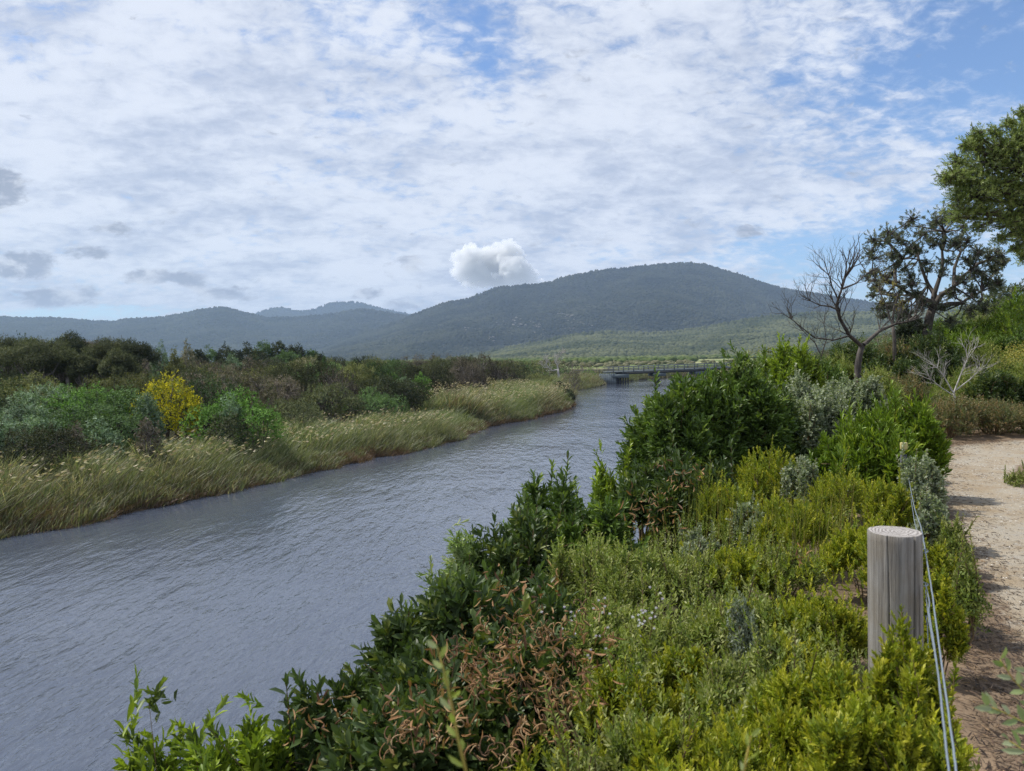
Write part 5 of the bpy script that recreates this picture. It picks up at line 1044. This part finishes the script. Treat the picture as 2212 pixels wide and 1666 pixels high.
LM = [('the silvery bushes at the left edge', 60, 34), ('the deep green wattle bush', 190, 36), ('the yellow flowering bush', 358, 38), ('the vivid green dome', 510, 37), ('the small upright green bush', 692, 50),
      ('the silvery green bush in mid scrub', 870, 62), ('the rounded bright green bush', 905, 64), ('the broad dark tea tree', 280, 55), ('the tea tree grove', 130, 56), ('the pale banksias', 375, 60),
      ('the whitish banksia', 500, 66), ('the wooded hummock', 560, 108), ('the dead thicket on the skyline', 930, 100), ('the round yellow green bush', 1165, 90), ('the dark bush at the river bend', 1205, 86)]
LM = [(a, (p_ - CX) / F * y_, y_) for a, p_, y_ in LM]
ORD = ['nearest', 'second', 'third', 'fourth', 'fifth', 'sixth', 'seventh', 'eighth', 'ninth', 'tenth', 'eleventh', 'twelfth', 'thirteenth', 'fourteenth', 'fifteenth', 'sixteenth', 'seventeenth', 'eighteenth', 'nineteenth', 'twentieth'] + ['twenty-' + w_ for w_ in ('first', 'second', 'third', 'fourth', 'fifth', 'sixth', 'seventh', 'eighth', 'ninth')] + ['farthest'] * 40
WHAT = {'brown': 'grey brown twiggy shrub', 'olive': 'olive green shrub', 'yolive': 'yellowish olive shrub', 'green': 'mid green rounded shrub', 'dark': 'very dark green shrub', 'straw': 'pale dry shrub'}
rows = []
for X, Y, d in pts:
    pal = choose(X, Y, d); best = min(LM, key=lambda m_: math.hypot(X - m_[1], (Y - m_[2]) * 0.6)); ddx, ddy = X - best[1] * Y / best[2], Y - best[2]
    if abs(ddx) > abs(ddy) * 0.5: rel_ = 'left of' if ddx < 0 else 'right of'
    else: rel_ = 'behind' if ddy > 0 else 'in front of'
    rows.append([pal, best[0], rel_, math.hypot(ddx, ddy), X, Y, d])
buckets = {}
for q_ in sorted(rows, key=lambda q_: q_[3]): k_ = tuple(q_[:3]); buckets[k_] = buckets.get(k_, 0) + 1; q_.append(buckets[k_])
for q_ in rows:
    n_ = buckets[tuple(q_[:3])]; o_ = ORD[q_[7] - 1]
    q_.append((WHAT[q_[0]] if n_ == 1 else f"{o_} {WHAT[q_[0]]}") + f" {q_[2]} {q_[1]}")
for pal, _a, _b, _c, X, Y, d, _n, lab in rows:
    h = canopy(X, Y) - gzs(X, Y); h *= rng.uniform(0.72, 1.14) * (0.8 if d < 7.5 else 1)
    place(pal, X, Y, rng.uniform(3.3, 4.7) * (1 + Y / 300), h, rng.uniform(0, 6.28), lab)
for k_, v in protos.items():
    for i in range(3):
        if used[k_] <= i:
            for ch in list(v[i].children): bpy.data.objects.remove(ch)
            bpy.data.objects.remove(v[i])
# scrub mass beyond them
rng = np.random.default_rng(31); n = 900; Y = ymax - 6 + (172 - ymax + 6) * rng.uniform(0, 1, n); px = rng.uniform(-300, 1290, n); X = (px - CX) / F * Y; k = (XL(Y) - X > 3.0); X, Y, px = X[k], Y[k], px[k]
ls = LeafSet(); 
for x, y in zip(X, Y):
    m_ = 75; g0 = gzs(x, y); top = canopy(x, y) - 0.35 - g0; top *= float(ss(XL(y) - x, -2, 14)) * 0.9 + 0.1; R_s = rng.uniform(1.6, 2.8); d = nrm(rng.normal(0, 1, (m_, 3))); d[:, 2] = np.abs(d[:, 2])
    P_ = np.array([x, y, g0 + top * 0.45]) + d * [R_s, R_s, top * 0.55]; pal = choose(x, y, 30)
    spx = dict(L=.28, W=.13, k=4, len=.3, face=0.75, ang=1.3, t='d', pal=FARPAL[pal]); sprigs(ls, P_, d + [0, 0, .5], spx, rng, pick(rng, FARPAL[pal], m_) * rng.uniform(.8, 1.2))
tag(ls.build('scrub', M_FAR), 'dense scrub mass behind the individual shrubs of the far bank', 'scrub', kind='stuff')

# right bank beyond the wattles
rng = np.random.default_rng(41); n = 520; Y = rng.uniform(24, 200, n); X = XR(Y) + 1.2 + rng.uniform(0, 1, n) ** 1.5 * 26; k = X / Y < 0.62; X, Y = X[k], Y[k]; ls = LeafSet()
for x, y in zip(X, Y):
    m_ = 80; g0 = gzs(x, y); top = rng.uniform(1.3, 2.4); R_s = rng.uniform(1.2, 2.3); d = nrm(rng.normal(0, 1, (m_, 3))); d[:, 2] = np.abs(d[:, 2])
    P_ = np.array([x, y, g0 + top * 0.3]) + d * [R_s, R_s, top * 0.7]; pal = ['olive', 'green', 'brown', 'yolive'][rng.integers(0, 4)]
    spx = dict(L=.22, W=.10, k=4, len=.28, face=0.75, ang=1.3, t='d', pal=FARPAL[pal]); sprigs(ls, P_, d + [0, 0, .5], spx, rng, pick(rng, FARPAL[pal], m_) * rng.uniform(.8, 1.2))
tag(ls.build('bank_scrub', M_FAR), 'low scrub on the near bank beyond the wattle bushes', 'scrub', kind='stuff')

# ------------------------------------------------------------------ reeds
def reeds(name, n, ylo, yhi, w0, w1, hgt, seed, label, pal, wid=0.016, wind=0.5, keep=None, side=1, d0=-0.25):
    rng = np.random.default_rng(seed); Y = rng.uniform(ylo, yhi, n); wv = w0 + (w1 - w0) * fbm(Y / 5, Y * 0 + seed, 3, seed)
    d = d0 + wv * rng.uniform(0, 1, n) ** 0.9; jag = (fbm(Y / 1.3, Y * 0 + 3.3, 3, 77) - 0.5) * 1.6 + (fbm(Y / 5, Y * 0 + 1.3, 2, 78) - 0.5) * 1.4; X = XL(Y) - d - jag * ss(-d, -2.5, 0) if side == 1 else XR(Y) + d
    if keep is not None: k = keep(X, Y, d); X, Y, d = X[k], Y[k], d[k]; n = len(X)
    h = hgt * rng.uniform(0.5, 1.22, n) * (0.35 + 0.65 * ss(d, -0.4, 3.4)) * (0.55 + 0.9 * fbm(X / 1.6, Y / 1.6, 3, seed + 1)); P0 = np.stack([X, Y, gz(X, Y) - 0.02], -1)
    g_ = 0.85 + 0.3 * fbm(X / 3 + Y / 6, Y / 3, 3, seed + 2); a = rng.normal(0, 0.5, n); lean = np.stack([np.cos(a), np.sin(a) * 0.8, 0 * a], -1) * (wind * g_ * rng.uniform(0.5, 1.4, n))[:, None] + rng.normal(0, .27, (n, 3)) * [1, 1, 0]
    ns = 4; t = np.linspace(0, 1, ns + 1); Wd = wid * rng.uniform(.7, 1.5, n)
    C_ = P0[:, None] + np.stack([np.zeros((n, ns + 1)), np.zeros((n, ns + 1)), h[:, None] * (t - 0.22 * (g_ * wind)[:, None] * t ** 2.5)], -1) + lean[:, None] * (h[:, None] * t[None] ** 1.9)[..., None]
    yaw = rng.uniform(0, 3.14, n); s_ = np.stack([np.cos(yaw), np.sin(yaw) * .5, 0.25 * np.sin(yaw * 3)], -1); tw_ = np.array([0.7, 1, 1, .75, .08])
    V = np.stack([C_ - s_[:, None] * (Wd[:, None] * tw_)[..., None], C_ + s_[:, None] * (Wd[:, None] * tw_)[..., None]], 2).reshape(n, -1, 3)
    f = np.array([[2 * i, 2 * i + 1, 2 * i + 3, 2 * i + 2] for i in range(ns)]); fc = (f[None] + (np.arange(n) * 2 * (ns + 1))[:, None, None]).reshape(-1, 4)
    patch = np.clip((fbm(X / 4.5 + 9, Y / 6, 3, seed + 4) - .5) * 3 + .62 + rng.normal(0, .3, n), 0, 1)[:, None]; base = pick(rng, pal[0], n) * (1 - patch) + pick(rng, pal[1], n) * patch
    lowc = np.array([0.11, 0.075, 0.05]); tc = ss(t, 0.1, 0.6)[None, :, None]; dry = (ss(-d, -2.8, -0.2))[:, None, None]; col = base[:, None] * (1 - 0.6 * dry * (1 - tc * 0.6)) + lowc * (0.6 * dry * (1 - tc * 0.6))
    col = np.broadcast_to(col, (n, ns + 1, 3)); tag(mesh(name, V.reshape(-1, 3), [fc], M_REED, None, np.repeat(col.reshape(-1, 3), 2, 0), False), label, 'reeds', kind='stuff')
GR = [(3, (0.16, 0.21, 0.085)), (3, (0.24, 0.28, 0.14)), (2, (0.06, 0.09, 0.035)), (3, (0.40, 0.41, 0.27))]; ST = [(2, (0.33, 0.30, 0.19)), (2, (0.48, 0.42, 0.30)), (3, (0.20, 0.15, 0.10)), (3, (0.15, 0.20, 0.09)), (2, (0.08, 0.08, 0.04))]
reeds('reeds', 74000, 15, 52, 4.6, 6.6, 1.55, 1, 'wind bent green and straw reeds along the far shore', (GR, ST), 0.018, 0.36)
reeds('reeds', 9000, 48, 66, 2.5, 6, 1.3, 2, 'low green rushes where the shore narrows', (GR, GR), 0.02)
reeds('reeds', 46000, 60, 90, 5, 11, 2.0, 3, 'pale green reed bed on the point at the river bend', ([(3, (0.20, 0.25, 0.11)), (2, (0.28, 0.31, 0.18)), (1, (0.14, 0.18, 0.07))], ST), 0.028, 0.35)
reeds('reeds', 16000, 104, 150, 3, 7, 2.0, 4, 'straw coloured reeds between river bend and bridge', ([(2, (0.25, 0.27, 0.13)), (1, (0.16, 0.2, 0.08))], ST), 0.035, 0.3)
reeds('reeds', 22000, 158, 214, 3, 9, 2.1, 5, 'reeds lining the shore behind the bridge', ([(2, (0.23, 0.26, 0.13)), (1, (0.16, 0.2, 0.08))], ST), 0.045, 0.25)
def plumes(n, ylo, yhi, w, hgt, seed, label):
    rng = np.random.default_rng(seed); Y = rng.uniform(ylo, yhi, n); X = XL(Y) - rng.uniform(0.8, w, n); ls = LeafSet(); z = gz(X, Y) + hgt * rng.uniform(0.8, 1.25, n)
    P_ = np.stack([X + 0.35, Y, z], -1); D = np.stack([rng.uniform(0.5, 1.2, n), rng.normal(0, .3, n), rng.uniform(-.1, .6, n)], -1); c_ = pick(rng, [(3, (0.50, 0.42, 0.30)), (2, (0.38, 0.29, 0.20)), (1, (0.62, 0.56, 0.42))], n)
    for k in range(3): ls.add(P_, D + rng.normal(0, .22, (n, 3)), rng.normal(0, 1, (n, 3)), rng.uniform(.12, .26, n), rng.uniform(.02, .05, n), c_, 'd')
    B_ = np.stack([X, Y, gz(X, Y) + 0.5], -1); dd_ = P_ - B_; ls.add(B_, dd_, rng.normal(0, 1, (n, 3)), np.linalg.norm(dd_, axis=1) * 1.02, np.full(n, .010), c_ * 0.6, 'n')
    tag(ls.build('reed_heads', M_REED), label, 'reed heads', kind='stuff')
plumes(1500, 15, 52, 6.0, 1.45, 61, 'feathery straw coloured seed heads above the reeds')
plumes(2600, 60, 90, 11, 1.9, 62, 'pale seed heads over the reed bed on the point')
reeds('marsh_grass', 14000, 24, 140, 4, 10, 0.8, 6, 'short brown grass under the near edge of the reeds', ([(2, (0.12, 0.08, 0.05)), (1, (0.2, 0.15, 0.09))], [(2, (0.15, 0.10, 0.07)), (1, (0.22, 0.2, 0.08))]), 0.012, 0.5)
RB = [(2, (0.17, 0.10, 0.07)), (2, (0.24, 0.16, 0.11)), (1, (0.12, 0.08, 0.06))]
reeds('dead_reeds', 26000, 18, 60, 1.3, 2.0, 0.95, 7, 'dead brown reed stubble at the waterline', (RB, RB + [(2, (0.15, 0.16, 0.05))]), 0.013, 0.7, d0=-0.45)
reeds('dead_reeds', 2600, 39.5, 43.5, 1.0, 1.3, 1.35, 8, 'reddish brown reed clump standing in the water', (RB, RB), 0.014, 0.3, d0=-0.75)
reeds('dead_reeds', 8000, 60, 88, 1.0, 2.0, 1.0, 9, 'orange brown reed edge of the point', ([(2, (0.24, 0.15, 0.06)), (1, (0.15, 0.12, 0.05))], RB), 0.025, 0.4, d0=-0.5)

# ------------------------------------------------------------------ cumulus cloud and haze
def ico(sub):
    import bmesh
    bm = bmesh.new(); bmesh.ops.create_icosphere(bm, subdivisions=sub, radius=1); v = np.array([q_.co[:] for q_ in bm.verts]); f = np.array([[w.index for w in p.verts] for p in bm.faces]); bm.free(); return v, f
m = bpy.data.materials.new('cloud_volume'); m.use_nodes = True; q = NT(m.node_tree); q.n.remove(q.n['Principled BSDF']); vol = q.new('ShaderNodeVolumePrincipled')
q.put(vol.inputs['Color'], (0.985, 0.988, 0.99)); vol.inputs['Density'].default_value = 0.013; vol.inputs['Anisotropy'].default_value = 0.35; q.l.new(vol.outputs[0], q.n['Material Output'].inputs['Volume'])
m.cycles.homogeneous_volume = True
rng = np.random.default_rng(3); CD = 13000; mm = CD / F; V0, f0 = ico(4); Vs = []; Fs = []; n_ = 0
LB = [(1012, 560, 30), (1000, 585, 24), (1030, 585, 30), (1060, 565, 34), (1095, 560, 36), (1075, 590, 34), (1110, 585, 32), (1130, 600, 28), (1045, 600, 26), (1150, 607, 16), (1090, 607, 26), (1170, 612, 12), (1020, 603, 22), (985, 557, 13), (1190, 612, 8)]
LB += [(px + rpx * 0.85 * math.cos(t_), py - rpx * 0.85 * math.sin(t_), rpx * s_c) for (px, py, rpx) in LB for t_, s_c in zip(rng.uniform(-0.3, 3.4, 6), rng.uniform(0.22, 0.45, 6)) if rpx > 12]
V0, f0 = ico(3)
for (px, py, rpx) in LB:
    c_ = np.array(list(at(px, py, CD + rng.uniform(-200, 200)))); r = rpx * mm
    d = V0; dsp = 1 + 0.30 * (fbm(d[:, 0] * 2.2 + px, d[:, 2] * 2.2 + d[:, 1] * 1.7 + py, 4, int(px)) - 0.45) + 0.14 * (fbm(d[:, 0] * 6 + px, d[:, 2] * 6 + d[:, 1] * 5, 3, int(py)) - .5)
    p = c_ + d * (r * dsp)[:, None]; base = at(1080, 618, CD).z; p[:, 2] = np.where(p[:, 2] < base, base + (p[:, 2] - base) * 0.15, p[:, 2]); Vs.append(p); Fs.append(f0 + n_); n_ += len(p)
cl = mesh('cumulus_cloud', np.concatenate(Vs), [np.concatenate(Fs)], m); rm = cl.modifiers.new('merge', 'REMESH'); rm.mode = 'VOXEL'; rm.voxel_size = 11
tx = bpy.data.textures.new('cloud_noise', 'CLOUDS'); tx.noise_scale = 110; tx.noise_depth = 5; dm = cl.modifiers.new('billow', 'DISPLACE'); dm.texture = tx; dm.texture_coords = 'LOCAL'; dm.strength = 190; dm.mid_level = 0.55
tag(cl, 'single bright white cumulus cloud behind the mountain ridge', 'cloud')
hz = MB(); hz.box((0, 5525, 257), (26000, 11950, 526)); m = bpy.data.materials.new('haze_air'); m.use_nodes = True; q = NT(m.node_tree); q.n.remove(q.n['Principled BSDF']); vol = q.new('ShaderNodeVolumePrincipled')
q.put(vol.inputs['Color'], (0.54, 0.72, 1.0)); vol.inputs['Density'].default_value = 1.05e-4; q.l.new(vol.outputs[0], q.n['Material Output'].inputs['Volume']); m.cycles.homogeneous_volume = True
tag(hz.build('haze', m), 'thin blue haze over the whole valley', 'haze', kind='stuff')
